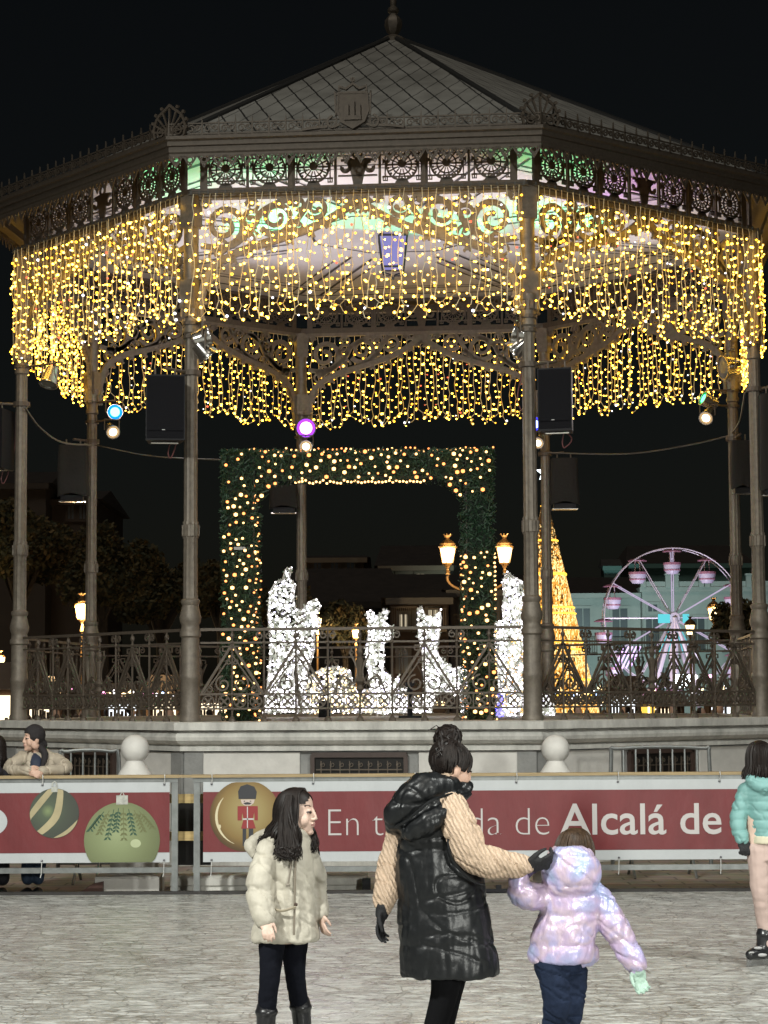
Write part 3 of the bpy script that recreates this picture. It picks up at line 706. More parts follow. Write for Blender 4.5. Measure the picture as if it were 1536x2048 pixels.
wash(110, 745, 27.6, C0 + Vector((3.6, -.6, 0)), 230, (1, .94, 1), 85); wash(1440, 725, 27.6, C0 + Vector((-3.6, -.6, 0)), 230, (1, .94, 1), 85)  # white fill added by unlit cans to brighten the ceiling's sides
wash(290, 812, 31.0, C0 + Vector((-1.4, -4.25, 0)), 2200, (.10, 1, .32), 11); wash(1392, 800, 30.4, C0 + Vector((1.9, -4.1, 0)), 2200, (.08, 1, .30), 12)
wash(290, 812, 31.0, C0 + Vector((-2.75, -3.2, 0)), 1000, (.10, 1, .32), 14); wash(640, 852, 33.5, C0 + Vector((3.05, -3.1, 0)), 2600, (.60, .12, 1), 9)

# ---- lantern hanging from the ceiling
LANB = glow('cold_lantern_glass', (0.40, 0.38, 0.85), .7); LANFR = mat('lantern_iron', (.03, .028, .03), .5, .4)
c = at(786, 512, 29.3); t = thing('hanging_lantern', 'iron lantern with violet glass hanging under the bandstand ceiling', 'lantern', (c.x, c.y, c.z))
m = MB()
for s_, h0 in ((.20, .26), (.15, -.18)):
    m.tube([(s_ * a, s_ * b, h0) for a, b in ((-1, -1), (1, -1), (1, 1), (-1, 1))], .016, 5, closed=True)
for a, b in ((-1, -1), (1, -1), (1, 1), (-1, 1)):
    m.tube([(.20 * a, .20 * b, .26), (.15 * a, .15 * b, -.18)], .014, 5); m.tube(spline([(.15 * a, .15 * b, -.18), (.12 * a, .12 * b, -.26), (.03 * a, .03 * b, -.28), (0, 0, -.34)], 4), .012, 5); m.tube([(.2 * a, .2 * b, .26), (0, 0, .42)], .014, 5)
m.tube([(0, 0, .42), (0, 0, 8.35 - c.z)], .014, 6); m.build('lantern_frame', LANFR, t)
m = MB(); vs = [(s_ * a, s_ * b, z) for s_, z in ((.145, -.17), (.192, .25)) for a, b in ((-1, -1), (1, -1), (1, 1), (-1, 1))]
m.add(vs, [(i, (i + 1) % 4, (i + 1) % 4 + 4, i + 4) for i in range(4)] + [(3, 2, 1, 0)]); m.build('glass', LANB, t)

# ---- cables strung between columns
def cable(label, pts, r=.014):
    o = MB(); q = spline(pts, 6); o.tube(q, r, 5); return tag(o.build('cable', CABLE), label, 'cable')
cable('slack grey cable strung between two left columns', [at(50, 815, 27.5), at(80, 855, 28.5), at(125, 885, 30), at(185, 890, 31.5)])
cable('thin cable running from thin left column to the green arch', [at(190, 890, 31.5), at(300, 912, 30), at(445, 920, 26)], .010)
cable('thin cable strung from back right column to right columns', [at(1090, 905, 33.7), at(1250, 908, 33), at(1380, 890, 31.6), at(1470, 868, 30.8)], .012)
cable('grey cable curving down the right column', [at(1490, 785, 28), at(1480, 840, 29), at(1465, 865, 30.7)], .014)

# ================================================================== green garland arch
LEAFG = mat('tinsel_green', (0.018, 0.05, 0.024), 0.55, var=.5, vscale=60); LEAFD = mat('hedge_core', (0.008, 0.016, 0.009), .9)
BH = glow('bulb_arch_warm', (1.0, .54, .20), 4.5); BH2 = glow('bulb_arch_orange', (1.0, .32, .09), 3.6)
p0 = at(443, 1440, 25.1); p1 = at(992, 1440, 25.1); ptop = at(717, 899, 25.1); xi0 = at(514, 1200, 25.1).x; xi1 = at(927, 1200, 25.1).x; zin = at(717, 960, 25.1).z
X0, X1, ZT = p0.x, p1.x, ptop.z; AC = (X0 + X1) / 2; hw = (X1 - X0) / 2; iw0 = xi0 - AC; iw1 = xi1 - AC
arch = thing('garland_arch', 'large green tinsel garland frame arch covered in warm bulbs on the bandstand floor', 'light arch', (AC, 25.3, ZF))
HT = ZT - ZF; HI = zin - ZF; DY = .42
R_ = .42
inner = [(iw0, 0), (iw0, HI - R_)] + [(iw0 + R_ - R_ * cos(a), HI - R_ + R_ * sin(a)) for a in [pi / 2 * k / 6 for k in range(1, 7)]] + [(iw1 - R_ + R_ * sin(a), HI - R_ + R_ * cos(a)) for a in [pi / 2 * k / 6 for k in range(0, 7)]] + [(iw1, 0)]
def inside_arch(x, z):
    if not (-hw <= x <= hw and 0 <= z <= HT): return False
    if iw0 < x < iw1 and z < HI:
        if z > HI - R_:
            if x < iw0 + R_ and hypot(x - iw0 - R_, z - HI + R_) > R_: return True
            if x > iw1 - R_ and hypot(x - iw1 + R_, z - HI + R_) > R_: return True
        return False
    return True
m = MB(); t_ = .05
for (x0, x1, z0, z1) in ((-hw + t_, iw0 - t_, 0, HT - t_), (iw1 + t_, hw - t_, 0, HT - t_), (iw0, iw1, HI + t_, HT - t_)): m.box(((x0 + x1) / 2, 0, (z0 + z1) / 2), (x1 - x0, DY - .1, z1 - z0))
m.build('frame_core', LEAFD, arch)
m = MB(); r = random.Random(11); n = 0
while n < 15000:
    x, z = r.uniform(-hw, hw), r.uniform(0, HT)
    if not inside_arch(x, z): continue
    y = r.choice((-DY / 2, -DY / 2, DY / 2)) + r.uniform(-.03, .03)
    if r.random() < .3:
        y = r.uniform(-DY / 2, DY / 2); q = r.random()
        if q < .35: x = -hw + r.uniform(-.02, .04) if r.random() < .5 else hw - r.uniform(-.02, .04)
        elif q < .75: x = (iw0 if x < 0 else iw1) + r.uniform(-.03, .03); z = min(z, HI - R_)
        else: z = HT if r.random() < .5 or not (iw0 + R_ < x < iw1 - R_) else HI
    a = Vector((r.uniform(-1, 1), r.uniform(-1, 1), r.uniform(-1, 1))).normalized(); b = a.orthogonal(); b.rotate(Matrix.Rotation(r.uniform(0, 6.28), 3, a))
    m.quad((x, y, z), a * r.uniform(.02, .042), b * .0045); n += 1
m.build('tinsel_garland', LEAFG, arch)['kind'] = 'stuff'
m = MB(); r = random.Random(5); pts = []; tries = 0
while tries < 6000 and len(pts) < 270:
    tries += 1; x, z = r.uniform(-hw + .02, hw - .02), r.uniform(.03, HT - .02)
    if not inside_arch(x, z): continue
    if z > HT - .42 and x < -hw + .42 and r.random() < .72: continue      # dark upper left corner
    if x > iw1 and 2.0 < z < HI - .15: continue                          # dark stretch of the right leg
    if x > iw1 and .95 < z < 1.25 and r.random() < .7: continue
    if any(hypot(x - a, z - b) < .062 for a, b in pts): continue
    pts.append((x, z)); m.ico((x, -DY / 2 - .035, z), r.choice((.014, .017, .020, .026)), 0 if r.random() < .62 else 1)
for k in range(60):
    m.ico((iw0 + (iw1 - iw0) * k / 59 if k else iw0, r.uniform(-DY / 2, 0), HI + r.uniform(-.03, 0)) if R_ < (iw1 - iw0) * k / 59 < iw1 - iw0 - R_ else (iw0, -.1, HI - R_), .016, 0)
    m.ico((-hw + (2 * hw) * k / 59, r.uniform(-DY / 2, DY / 2), HT + .02), .013, 1 if r.random() < .5 else 0)
for k in range(52):
    z = HI * k / 52
    m.ico((iw0 + r.uniform(-.03, .03) if z < HI - R_ else iw0 - .05, r.uniform(-DY / 2, DY / 2), z + r.uniform(-.03, .03)), .014, k % 2)
    if not 2.0 < z: m.ico((iw1 + r.uniform(-.03, .03), r.uniform(-DY / 2, DY / 2), z + r.uniform(-.03, .03)), .014, k % 2)
    if r.random() < .6 and z < 2: m.ico((hw + .01, r.uniform(-DY / 2, 0), z), .016, 0)
o = m.build('warm_bulb', [BH, BH2], arch); o['kind'] = 'stuff'
m = MB(); m.box((-hw + .22, -DY / 2 - .02, 2.06), (.14, .04, .035)); m.build('metal_label', CHROME, arch)

# ================================================================== white LED sculptures on the stage
TINS = mat('white_tinsel', (0.55, 0.58, 0.50), .5); BWH = glow('bulb_white', (1.0, .96, 1.0), 6); BWH2 = glow('bulb_white_lilac', (.78, .74, 1.0), 3.5); BWW = glow('bulb_white_warm', (1.0, .72, .36), 3.5)
WFR = mat('white_wire_frame', (.7, .7, .68), .5)
def in_poly(x, z, P):
    c = False; j = len(P) - 1
    for i in range(len(P)):
        if (P[i][1] > z) != (P[j][1] > z) and x < (P[j][0] - P[i][0]) * (z - P[i][1]) / (P[j][1] - P[i][1]) + P[i][0]: c = not c
        j = i
    return c
def led_sculpture(label, poly, Y, dep, nb, nt_, warm=0.0, cat='light sculpture'):
    P = [at(x, y, Y) for x, y in poly]; bx = sum(p.x for p in P) / len(P); P = [(p.x - bx, max(0.0, p.z - ZF)) for p in P]
    t = thing('led_sculpture', label, cat, (bx, Y, ZF))
    m = MB()
    for y in (-dep / 2, dep / 2): m.tube([(x, y, z) for x, z in P], .010, 5, closed=True)
    for x, z in P: m.tube([(x, -dep / 2, z), (x, dep / 2, z)], .008, 4)
    m.build('wire_frame', WFR, t)
    x0, x1 = min(p[0] for p in P), max(p[0] for p in P); z1 = max(p[1] for p in P); r = random.Random(len(poly) * 7 + int(abs(bx) * 100))
    def pt():
        while True:
            x, z = r.uniform(x0, x1), r.uniform(0, z1)
            if in_poly(x, z, P): return x, z
    m = MB()
    for i in range(int(nt_ * 1.6)):
        x, z = pt(); y = r.choice((-1, -1, 1)) * dep / 2 + r.uniform(-.03, .03)
        a = Vector((r.uniform(-1, 1), r.uniform(-.5, .5), r.uniform(-1, 1))).normalized(); b = a.orthogonal(); b.rotate(Matrix.Rotation(r.uniform(0, 6.28), 3, a)); m.quad((x, y, z), a * r.uniform(.03, .06), b * .008)
    m.build('tinsel', TINS, t)['kind'] = 'stuff'
    m = MB()
    for i in range(int(nb * 1.3)):
        x, z = pt(); y = (-1 if r.random() < .7 else 1) * dep / 2 + r.uniform(-.04, .04); q = r.random(); m.ico((x, y, z), r.uniform(.010, .018), 2 if q < warm else 1 if q < warm + .2 else 0)
    for i in range(len(P)):
        a, b = P[i], P[(i + 1) % len(P)]; L = hypot(a[0] - b[0], a[1] - b[1]); n = int(L / .075)
        for k in range(n):
            f = k / max(n, 1); m.ico((a[0] + (b[0] - a[0]) * f + r.uniform(-.015, .015), r.choice((-1, 1)) * dep / 2, a[1] + (b[1] - a[1]) * f + r.uniform(-.015, .015)), .014, 2 if r.random() < warm else 0)
    o = m.build('white_bulb', [BWH, BWH2, BWW], t); o['kind'] = 'stuff'
    return t
led_sculpture('tall white LED sculpture with raised tip and one outstretched arm, left of all', [(528, 1425), (536, 1370), (543, 1290), (537, 1230), (541, 1185), (552, 1165), (566, 1160), (572, 1140), (582, 1135), (578, 1155), (590, 1168), (586, 1195), (590, 1218), (606, 1222), (618, 1205), (634, 1198), (641, 1212), (632, 1228), (640, 1245), (628, 1268), (628, 1300), (614, 1345), (606, 1400), (622, 1425), (608, 1425), (596, 1340), (594, 1310), (585, 1345), (596, 1425)], 29.0, .34, 520, 420)
led_sculpture('low warm white LED crib shape in the middle of the stage', [(608, 1425), (610, 1385), (622, 1352), (645, 1338), (675, 1334), (700, 1342), (706, 1372), (735, 1380), (770, 1400), (776, 1425)], 29.6, .6, 420, 300, .5)
led_sculpture('white LED sculpture with horned top, middle left of the stage', [(738, 1425), (742, 1380), (736, 1330), (732, 1300), (738, 1262), (735, 1225), (742, 1220), (750, 1232), (760, 1234), (768, 1218), (777, 1222), (768, 1245), (785, 1255), (786, 1275), (768, 1285), (766, 1345), (784, 1352), (776, 1390), (784, 1425)], 29.8, .3, 300, 260)
led_sculpture('white LED chair shaped sculpture with tall back, middle right of the stage', [(842, 1425), (852, 1390), (848, 1350), (846, 1310), (838, 1272), (836, 1218), (842, 1214), (850, 1232), (866, 1236), (880, 1222), (882, 1236), (878, 1270), (872, 1300), (880, 1318), (895, 1330), (905, 1338), (928, 1332), (940, 1348), (942, 1425), (925, 1425), (920, 1385), (870, 1388), (862, 1425)], 29.4, .4, 420, 330)
led_sculpture('tall white LED robed sculpture between green arch and right column', [(992, 1432), (1000, 1390), (996, 1320), (990, 1285), (990, 1246), (1008, 1240), (1006, 1215), (1010, 1195), (1006, 1165), (1012, 1146), (1026, 1155), (1040, 1162), (1048, 1180), (1046, 1240), (1050, 1330), (1056, 1432)], 28.6, .34, 520, 420)
led_sculpture('short white LED piece low behind the right column', [(1084, 1430), (1084, 1405), (1092, 1385), (1098, 1398), (1108, 1410), (1108, 1430)], 29.5, .25, 60, 60)
led_sculpture('low white LED star shapes on stage between the two chairs', [(770, 1425), (776, 1398), (784, 1372), (798, 1352), (796, 1378), (816, 1376), (806, 1392), (838, 1398), (842, 1425)], 30.4, .3, 110, 90)
BLU = glow('bulb_blue', (.12, .10, 1.0), 6.0)
m = MB(); r = random.Random(2); b0 = at(999, 1428, 28.2)
for i in range(40): m.ico((r.uniform(-.05, .05), r.uniform(-.05, .05), r.uniform(0, .32)), .014, 0)
m.tube([(0, 0, 0), (0, 0, .33)], .02, 6, 1)
tag(m.build('blue_light_bundle', [BLU, WFR], loc=(b0.x, b0.y, ZF)), 'small bundle of deep blue bulbs on the stage by the arch leg', 'fairy lights')
# small props on the stage
p = at(652, 1420, 28.8); m = MB(); m.box((0, 0, .10), (.16, .16, .2)); m.box((0, 0, .215), (.12, .12, .03)); m.tube([(-.05, 0, .23), (-.05, 0, .30), (.05, 0, .30), (.05, 0, .23)], .012, 5)
tag(m.build('black_box', BLACK, loc=(p.x - .02, p.y, ZF)), 'small black box with handle on the stage before the warm crib', 'box')
p = at(820, 1424, 27.5); m = MB(); m.box((0, 0, .015), (.30, .14, .03)); m.tube([(0, 0, .03), (0, 0, .42)], .035, 8); m.box((0, 0, .44), (.12, .12, .05))
tag(m.build('floor_stand', BLACK, loc=(p.x, p.y, ZF)), 'black floor stand on the stage between the LED chairs', 'stand')

# ================================================================== rink barrier with printed banners
YB = 20.0
STEEL = mat('galvanised_steel', (0.22, 0.23, 0.225), 0.45, 0.6, var=.2, vscale=10); WOOD = mat('wood_rail', (0.34, 0.25, 0.13), 0.6, var=.25, vscale=10, stretch=(.3, 6, 6))
BWHITE = mat('banner_white', (0.47, 0.49, 0.50), .55, var=.06, vscale=2, bump=.9, bscale=2.2, stretch=(1.6, 1, .7)); BRED = mat('banner_red', (0.150, 0.020, 0.023), .5, var=.12, vscale=2.5, bump=.9, bscale=2.2, stretch=(1.6, 1, .7))
INK = mat('banner_lettering', (0.52, 0.49, 0.48), .55)
ZRAIL = at(700, 1551, YB).z; ZBT = at(700, 1562, YB).z; ZBB = at(700, 1722, YB).z; ZRT = at(700, 1582, YB).z; ZRB = at(700, 1702, YB).z; ZLR = at(700, 1735, YB).z
def X(px, y=1640): return at(px, y, YB).x
def barrier(label, x0, x1, posts):
    t = thing('rink_barrier', label, 'barrier', ((x0 + x1) / 2, YB, 0)); c = (x0 + x1) / 2
    m = MB(); m.box((0, 0, ZRAIL - .035), (x1 - x0, .05, .045)); m.box((0, 0, ZLR - .012), (x1 - x0, .045, .05)); m.build('steel_rail', STEEL, t)
    m = MB(); m.box((0, .0, ZRAIL + .003), (x1 - x0 + .02, .10, .028)); m.build('wood_handrail', WOOD, t)
    for p in posts:
        m = MB(); m.box((p - c, .0, (ZRAIL - .06) / 2), (.058, .055, ZRAIL - .06)); m.box((p - c, 0, -.02), (.12, .12, .05)); m.build('post', STEEL, t)
    return t
barrier('left rink barrier section carrying the banner with two green baubles', X(-560), X(356), [X(350), X(-150), X(-540)])
barrier('right rink barrier section carrying the Alcalá banner', X(386), X(2250), [X(394), X(1640), X(2200)])
m = MB(); m.box((0, 0, ZRAIL + .002), (X(390) - X(352), .09, .024)); tag(m.build('rail_link', WOOD, loc=((X(352) + X(390)) / 2, YB, 0)), 'short wood handrail piece bridging the gap between barriers', 'handrail')
gx = (X(352) + X(392)) / 2
for i, (z0, lab) in enumerate(((at(370, 1597, 20.14).z, 'upper yellow plank nailed across the barrier gap'), (at(370, 1672, 20.14).z, 'lower yellow plank nailed across the barrier gap'))):
    m = MB(); m.box((0, 0, 0), (.40, .03, .085)); tag(m.build('timber_plank', mat('yellow_pine', (.55, .40, .17), .6, var=.2, vscale=8, stretch=(.5, 5, 5)), loc=(gx, 20.14, z0)), lab, 'plank', 'planks behind the barrier gap')
m = MB(); m.box((0, 0, .55), (.36, .05, .62)); tag(m.build('dark_grille_panel', DARKPANE, loc=(gx, 20.7, -.03)), 'dark panel standing behind the gap between barriers', 'panel')
m = MB()
for s_ in (-1, 1):
    m.box((s_ * .12, 0, .50), (.02, .03, 1.0))
def sheet(x0, x1, z0, z1, y, n, amp, mat_, name, parent, c):
    """a slightly rippled printed sheet with thickness"""
    m = MB(); vs = []; nz = 8
    for s_ in (0, 1):
        for j in range(nz + 1):
            for i in range(n + 1):
                x = x0 + (x1 - x0) * i / n; z = z0 + (z1 - z0) * j / nz
                vs.append((x - c, y + s_ * .002, z))
    fs = []; k = n + 1; off = k * (nz + 1)
    for j in range(nz):
        for i in range(n):
            a = j * k + i; fs.append((a, a + 1, a + k + 1, a + k)); fs.append((off + a, off + a + k, off + a + k + 1, off + a + 1))
    m.add(vs, fs); return m.build(name, mat_, parent)
YS = YB - .036
def banner(label, x0, x1):
    c = (x0 + x1) / 2; t = thing('printed_banner', label, 'banner', (c, 0, 0))
    sheet(x0, x1, ZBB, ZBT, YS, 40, 0, BWHITE, 'vinyl_sheet', t, c); sheet(x0, x1, ZRB, ZRT, YS - .004, 40, 0, BRED, 'red_band', t, c)
    n = int((x1 - x0) / .96) + 1
    for i in range(n):
        x = x0 + .08 + i * .96 if i < n - 1 else x1 - .05
        m = MB()
        m.ico((x - c, YS - .006, ZBT - .02), .012, 1); m.ico((x - c, YS - .006, ZBB + .02), .012, 1)
        m.tube([(x - c, YS - .01, ZBT - .02), (x - c + .006, YS - .03, ZRAIL - .01), (x - c + .004, YB - .055, ZRAIL + .022), (x - c, YB + .05, ZRAIL + .022)], .004, 4, 0)
        m.tube([(x - c, YS - .01, ZBB + .02), (x - c - .004, YS - .012, ZLR - .045), (x - c - .01, YS - .03, ZLR - .075)], .004, 4, 0)
        m.build('cable_tie', [mat('tie_white', (.6, .6, .58), .5), mat('eyelet', (.12, .12, .13), .4, .6)] if i == 0 and 'TIE' not in globals() else globals()['TIE'], t)
        if 'TIE' not in globals(): globals()['TIE'] = [bpy.data.materials['tie_white'], bpy.data.materials['eyelet']]
    return t, c
bl, cl = banner('red and white banner printed with two green baubles, on left barrier', X(-540), X(340))
br, cr_ = banner('red and white banner printed with gold bauble and Alcalá lettering', X(407), X(2190))
# printed pictures (flat, part of the print)
def ball_print(name, stops, hi=(-.3, .3), stripes=None):
    m = bpy.data.materials.new(name); m.use_nodes = True; t = m.node_tree; p = t.nodes['Principled BSDF']; p.inputs['Roughness'].default_value = .5
    tc = t.nodes.new('ShaderNodeTexCoord'); mp = t.nodes.new('ShaderNodeMapping'); mp.inputs['Location'].default_value = (-hi[0], 0, -hi[1])
    t.links.new(tc.outputs['Object'], mp.inputs[0]); g_ = t.nodes.new('ShaderNodeTexGradient'); g_.gradient_type = 'SPHERICAL'
    sc = t.nodes.new('ShaderNodeVectorMath'); sc.operation = 'SCALE'; sc.inputs['Scale'].default_value = 1 / stops[0]; t.links.new(mp.outputs[0], sc.inputs[0]); t.links.new(sc.outputs[0], g_.inputs[0])
    r = t.nodes.new('ShaderNodeValToRGB')
    while len(r.color_ramp.elements) < len(stops[1]): r.color_ramp.elements.new(.5)
    for e, (pos, col) in zip(r.color_ramp.elements, stops[1]): e.position = pos; e.color = (*[q * .80 for q in col], 1)
    t.links.new(g_.outputs['Fac'], r.inputs[0]); t.links.new(r.outputs[0], p.inputs['Base Color']); return m
PXM = 4191.32 / YB
def clipdisc(m, r, zlo, zhi, y, mi=0, n=48):
    pts = [(r * cos(2 * pi * k / n), max(zlo, min(zhi, r * sin(2 * pi * k / n)))) for k in range(n)]; m.prism(pts, y - .0015, y, mi)
# striped bauble
GREEN1 = ball_print('print_green_ball', (.32, [(0, (.05, .055, .045)), (.45, (.07, .085, .06)), (.8, (.10, .13, .08)), (1, (.26, .33, .15))]), (-.06, .02))
STRP = mat('print_gold_stripe', (.40, .34, .20), .5, var=.15, vscale=4); CAPM = mat('print_silver_cap', (.42, .42, .38), .5, var=.3, vscale=20)
c = at(110, 1626, YB); R1 = 49 / PXM
m = MB(); clipdisc(m, R1, -1, 1, 0); o = m.build('striped_bauble_picture', GREEN1, bl, loc=(c.x - cl, YS - .007, c.z))
m = MB()
def arcband(x0, z0, x1, z1, bulge, w_):
    pts = spline([(x0, z0), ((x0 + x1) / 2 + bulge[0], (z0 + z1) / 2 + bulge[1]), (x1, z1)], 8); n = len(pts)
    for i, (a, b) in enumerate(zip(pts[:-1], pts[1:])):
        pass
    m.strip(pts, [w_ * (.75 + .5 * sin(pi * i / (n - 1))) for i in range(n)], .0015)
k = R1 / 274
arcband(-330 * k, -110 * k, 30 * k, 330 * k, (-2 * k, 10 * k), 56 * k); arcband(-230 * k, -270 * k, 75 * k, 330 * k, (95 * k, -65 * k), 66 * k); arcband(-60 * k, -320 * k, 300 * k, -60 * k, (25 * k, -22 * k), 44 * k)
for i, (a, b, c_) in enumerate(m.v):
    q = hypot(a, c_)
    if q > R1 * .985: m.v[i] = (a * R1 * .985 / q, b, c_ * R1 * .985 / q)
m.build('gold_stripe', STRP, o, loc=(0, -.003, 0))
m = MB(); m.strip([(-.03, R1 - .01), (.03, R1 - .01)], .05, .002); m.strip([(-.022, R1 + .02), (-.018, R1 + .05), (0, R1 + .064), (.018, R1 + .05), (.022, R1 + .02)], .012, .002); m.build('bauble_cap', CAPM, o, loc=(0, -.003, 0))
# pale green bauble with leaves
PALE = ball_print('print_pale_ball', (.52, [(0, (.11, .13, .055)), (.35, (.19, .22, .10)), (.7, (.28, .33, .16)), (1, (.36, .42, .22))]), (-.05, .06))
c = at(245, 1680, YB); R2 = 75 / PXM
m = MB(); clipdisc(m, R2, ZBB - c.z + .003, 1, 0); o = m.build('leafy_bauble_picture', PALE, bl, loc=(c.x - cl, YS - .007, c.z))
m = MB(); r = random.Random(4)
for j, (a0, ln) in enumerate(((-.15, .2), (-.55, .20), (.28, .22), (.52, .18), (-.78, .16), (.05, .28), (-.35, .26), (.74, .14))):
    x0, z0 = .0 + .22 * a0, R2 * .86 - abs(a0) * .05; mi = j % 2
    pts = [(x0 + a0 * .16 * q, z0 - ln * q) for q in [i / 6 for i in range(7)]]; m.strip(pts, .006, .0012, mi)
    for q, (px_, pz_) in enumerate(pts[1:]):
        for sx in (-1, 1):
            ax = sx * .035 + a0 * .01; m.prism([(px_, pz_), (px_ + ax * .6, pz_ - .004), (px_ + ax, pz_ - .03), (px_ + ax * .3, pz_ - .024)][::-sx], -.0006 - .0003 * mi, .0006 - .0003 * mi, mi)
m.build('leaf_sprig', [mat('print_leaf', (.035, .085, .05), .5), mat('print_leaf_olive', (.14, .15, .06), .5)], o, loc=(0, -.0035, 0))
m = MB(); m.ell((.13, 0, -.03), (.05, .0006, .04)); m.build('printed_shine', mat('print_shine', (.42, .47, .28), .5), o, loc=(0, -.0025, 0))
m = MB(); m.strip([(-.055, R2 + .02), (.055, R2 + .02)], .085, .002); m.strip([(-.02, R2 + .06), (0, R2 + .10), (.02, R2 + .06)], .01, .002); m.build('bauble_cap', CAPM, o, loc=(0, -.003, 0))
# white round emblem at the photo's left edge
c = at(-25, 1643, YB); m = MB(); m.disc((0, 0), 41 / PXM, -.0015, 0, 40, rz=30 / PXM); m.build('white_roundel', BWHITE, bl, loc=(c.x - cl, YS - .007, c.z))
# gold bauble with guardsman
GOLD = ball_print('print_gold_ball', (.36, [(0, (.10, .055, .015)), (.25, (.27, .17, .05)), (.55, (.36, .27, .10)), (1, (.46, .37, .17))]), (.02, .04))
c = at(491, 1631, YB); R3 = 70 / PXM
m = MB(); clipdisc(m, R3, ZRB - c.z - .035, ZBT - c.z - .003, 0); o = m.build('gold_bauble_picture', GOLD, br, loc=(c.x - cr_, YS - .007, c.z))
m = MB(); s1 = 1 / PXM
def pp(q, mi): m.prism([((x - 491) * s1, (1631 - y) * s1) for x, y in q][::-1], -.0008 - .0004 * mi, .0006 - .0004 * mi, mi)
pp([(478, 1598), (477, 1583), (482, 1573), (495, 1569), (509, 1574), (514, 1584), (512, 1598)], 0)                       # tall black hat
pp([(482, 1599), (510, 1599), (508, 1606), (502, 1611), (490, 1611), (484, 1606)], 1)                                    # face
pp([(487, 1606), (495, 1604), (504, 1606), (500, 1609), (491, 1609)], 4); pp([(488, 1601.5), (491, 1601.5), (491, 1603.2), (488, 1603.2)], 4); pp([(500, 1601.5), (503, 1601.5), (503, 1603.2), (500, 1603.2)], 4)                                                # moustache
pp([(476, 1612), (516, 1612), (516, 1640), (510, 1640), (509, 1624), (506, 1637), (512, 1656), (483, 1656), (488, 1637), (485, 1624), (484, 1640), (476, 1640)], 2)   # red coat
pp([(486, 1656), (493, 1656), (493, 1690), (486, 1690)], 0); pp([(498, 1656), (507, 1656), (507, 1690), (498, 1690)], 0)                 # trousers
pp([(494.5, 1613), (496.5, 1613), (496.5, 1655), (494.5, 1655)], 3); pp([(486, 1636), (508, 1636), (508, 1639), (486, 1639)], 3)
m.build('guardsman_picture', [mat('print_black', (.03, .03, .035), .5), mat('print_skin', (.55, .45, .40), .5), mat('print_scarlet', (.26, .028, .028), .5), INK, bpy.data.materials['print_black']], o, loc=(0, -.0035, 0))
m = MB(); m.strip(spiral(0, 0, R3 * .80, R3 * .84, pi * .78, .30, 14), [.004, .01, .016, .02, .022, .024, .024, .024, .022, .02, .018, .014, .01, .006, .003], .001); m.ell((-R3 * .72, 0, -R3 * .3), (.012, .0005, .02)); m.build('printed_shine', mat('print_gold_shine', (.62, .55, .36), .5), o, loc=(0, -.0025, 0))
def letters(txt, px0, px1, pyb, cap_px, off, parent, c):
    cu = bpy.data.curves.new('lettering', 'FONT'); cu.body = txt; cu.size = 1; cu.offset = off; cu.extrude = .001; cu.resolution_u = 4
    ob = bpy.data.objects.new('tmp_text', cu); COL.objects.link(ob); bpy.context.view_layer.update()
    me = bpy.data.meshes.new_from_object(ob.evaluated_get(bpy.context.evaluated_depsgraph_get())); bpy.data.objects.remove(ob)
    x0 = min(v.co.x for v in me.vertices); x1 = max(v.co.x for v in me.vertices); zmax = max(v.co.y for v in me.vertices)
    a, b = at(px0, pyb, YB), at(px1, pyb, YB); sx = (b.x - a.x) / (x1 - x0); sz = cap_px / PXM / zmax
    for v in me.vertices: v.co = ((v.co.x - x0) * sx, v.co.z, v.co.y * sz)
    me.materials.clear(); me.materials.append(INK)
    return link('lettering', me, parent, (a.x - c, YS - .008, a.z))
letters('En t', 657, 767, 1671.5, 52, -.021, br, cr_)
letters('da de', 937, 1098, 1670.5, 53, -.021, br, cr_)
letters('Alcalá de', 1119, 1442, 1668, 60, .010, br, cr_)

# ================================================================== ball bollards on the low stone kerb
def bollard(label, px):
    c = at(px, 1498, 20.9); t = thing('stone_bollard', label, 'bollard', (c.x, 20.9, -.09), group='stone ball bollards')
    zc = c.z + .09
    m = MB(); m.lathe([(.26, 0), (.26, .1), (.24, .12), (.24, zc - .42), (.22, zc - .34), (.15, zc - .22), (.09, zc - .13), (.08, zc - .10)], 28); m.build('pedestal', STONE_W, t, smooth=35)
    m = MB(); m.ell((0, 0, zc), (.142, .142, .142), n=28, m=18); m.build('ball', STONE_W, t, smooth=60)
bollard('pale stone ball bollard above the left banner', 270); bollard('pale stone ball bollard above the Alcalá lettering', 1111)
def kerbstep(name, label, px0, px1, Y, prof, mt):
    a, b = at(px0, 1750, Y).x, at(px1, 1750, Y).x; m = MB(); n = len(prof); L = b - a
    vs = [(-L / 2, y, z) for y, z in prof] + [(L / 2, y, z) for y, z in prof]
    m.add(vs, [(i, (i + 1) % n, (i + 1) % n + n, i + n) for i in range(n)] + [tuple(range(n - 1, -1, -1)), tuple(range(n, 2 * n))])
    return tag(m.build(name, mt, loc=((a + b) / 2, Y, -.09)), label, 'stone step')
KP = [(-.02, 0), (-.02, .05), (.02, .06), (.03, .09), (.03, .10), (.0, .11), (.01, .17), (.05, .20), (.30, .20), (.30, 0)]
kerbstep('stone_step', 'banded low stone step seen under the barriers', 340, 735, 20.6, KP, STONE)
kerbstep('stone_plinth', 'plain pale stone block under the leafy bauble banner', 190, 318, 20.45, [(0, 0), (0, .19), (.02, .21), (.5, .21), (.5, 0)], STONE_W)
p = at(733, 1770, 20.4); m = MB(); m.box((0, 0, .06), (.08, .12, .22)); m.box((-.06, 0, .02), (.06, .08, .06)); tag(m.build('cable_box', BLACK, loc=(p.x, 20.4, -.07)), 'small black box on the ground at the end of the stone step', 'box')
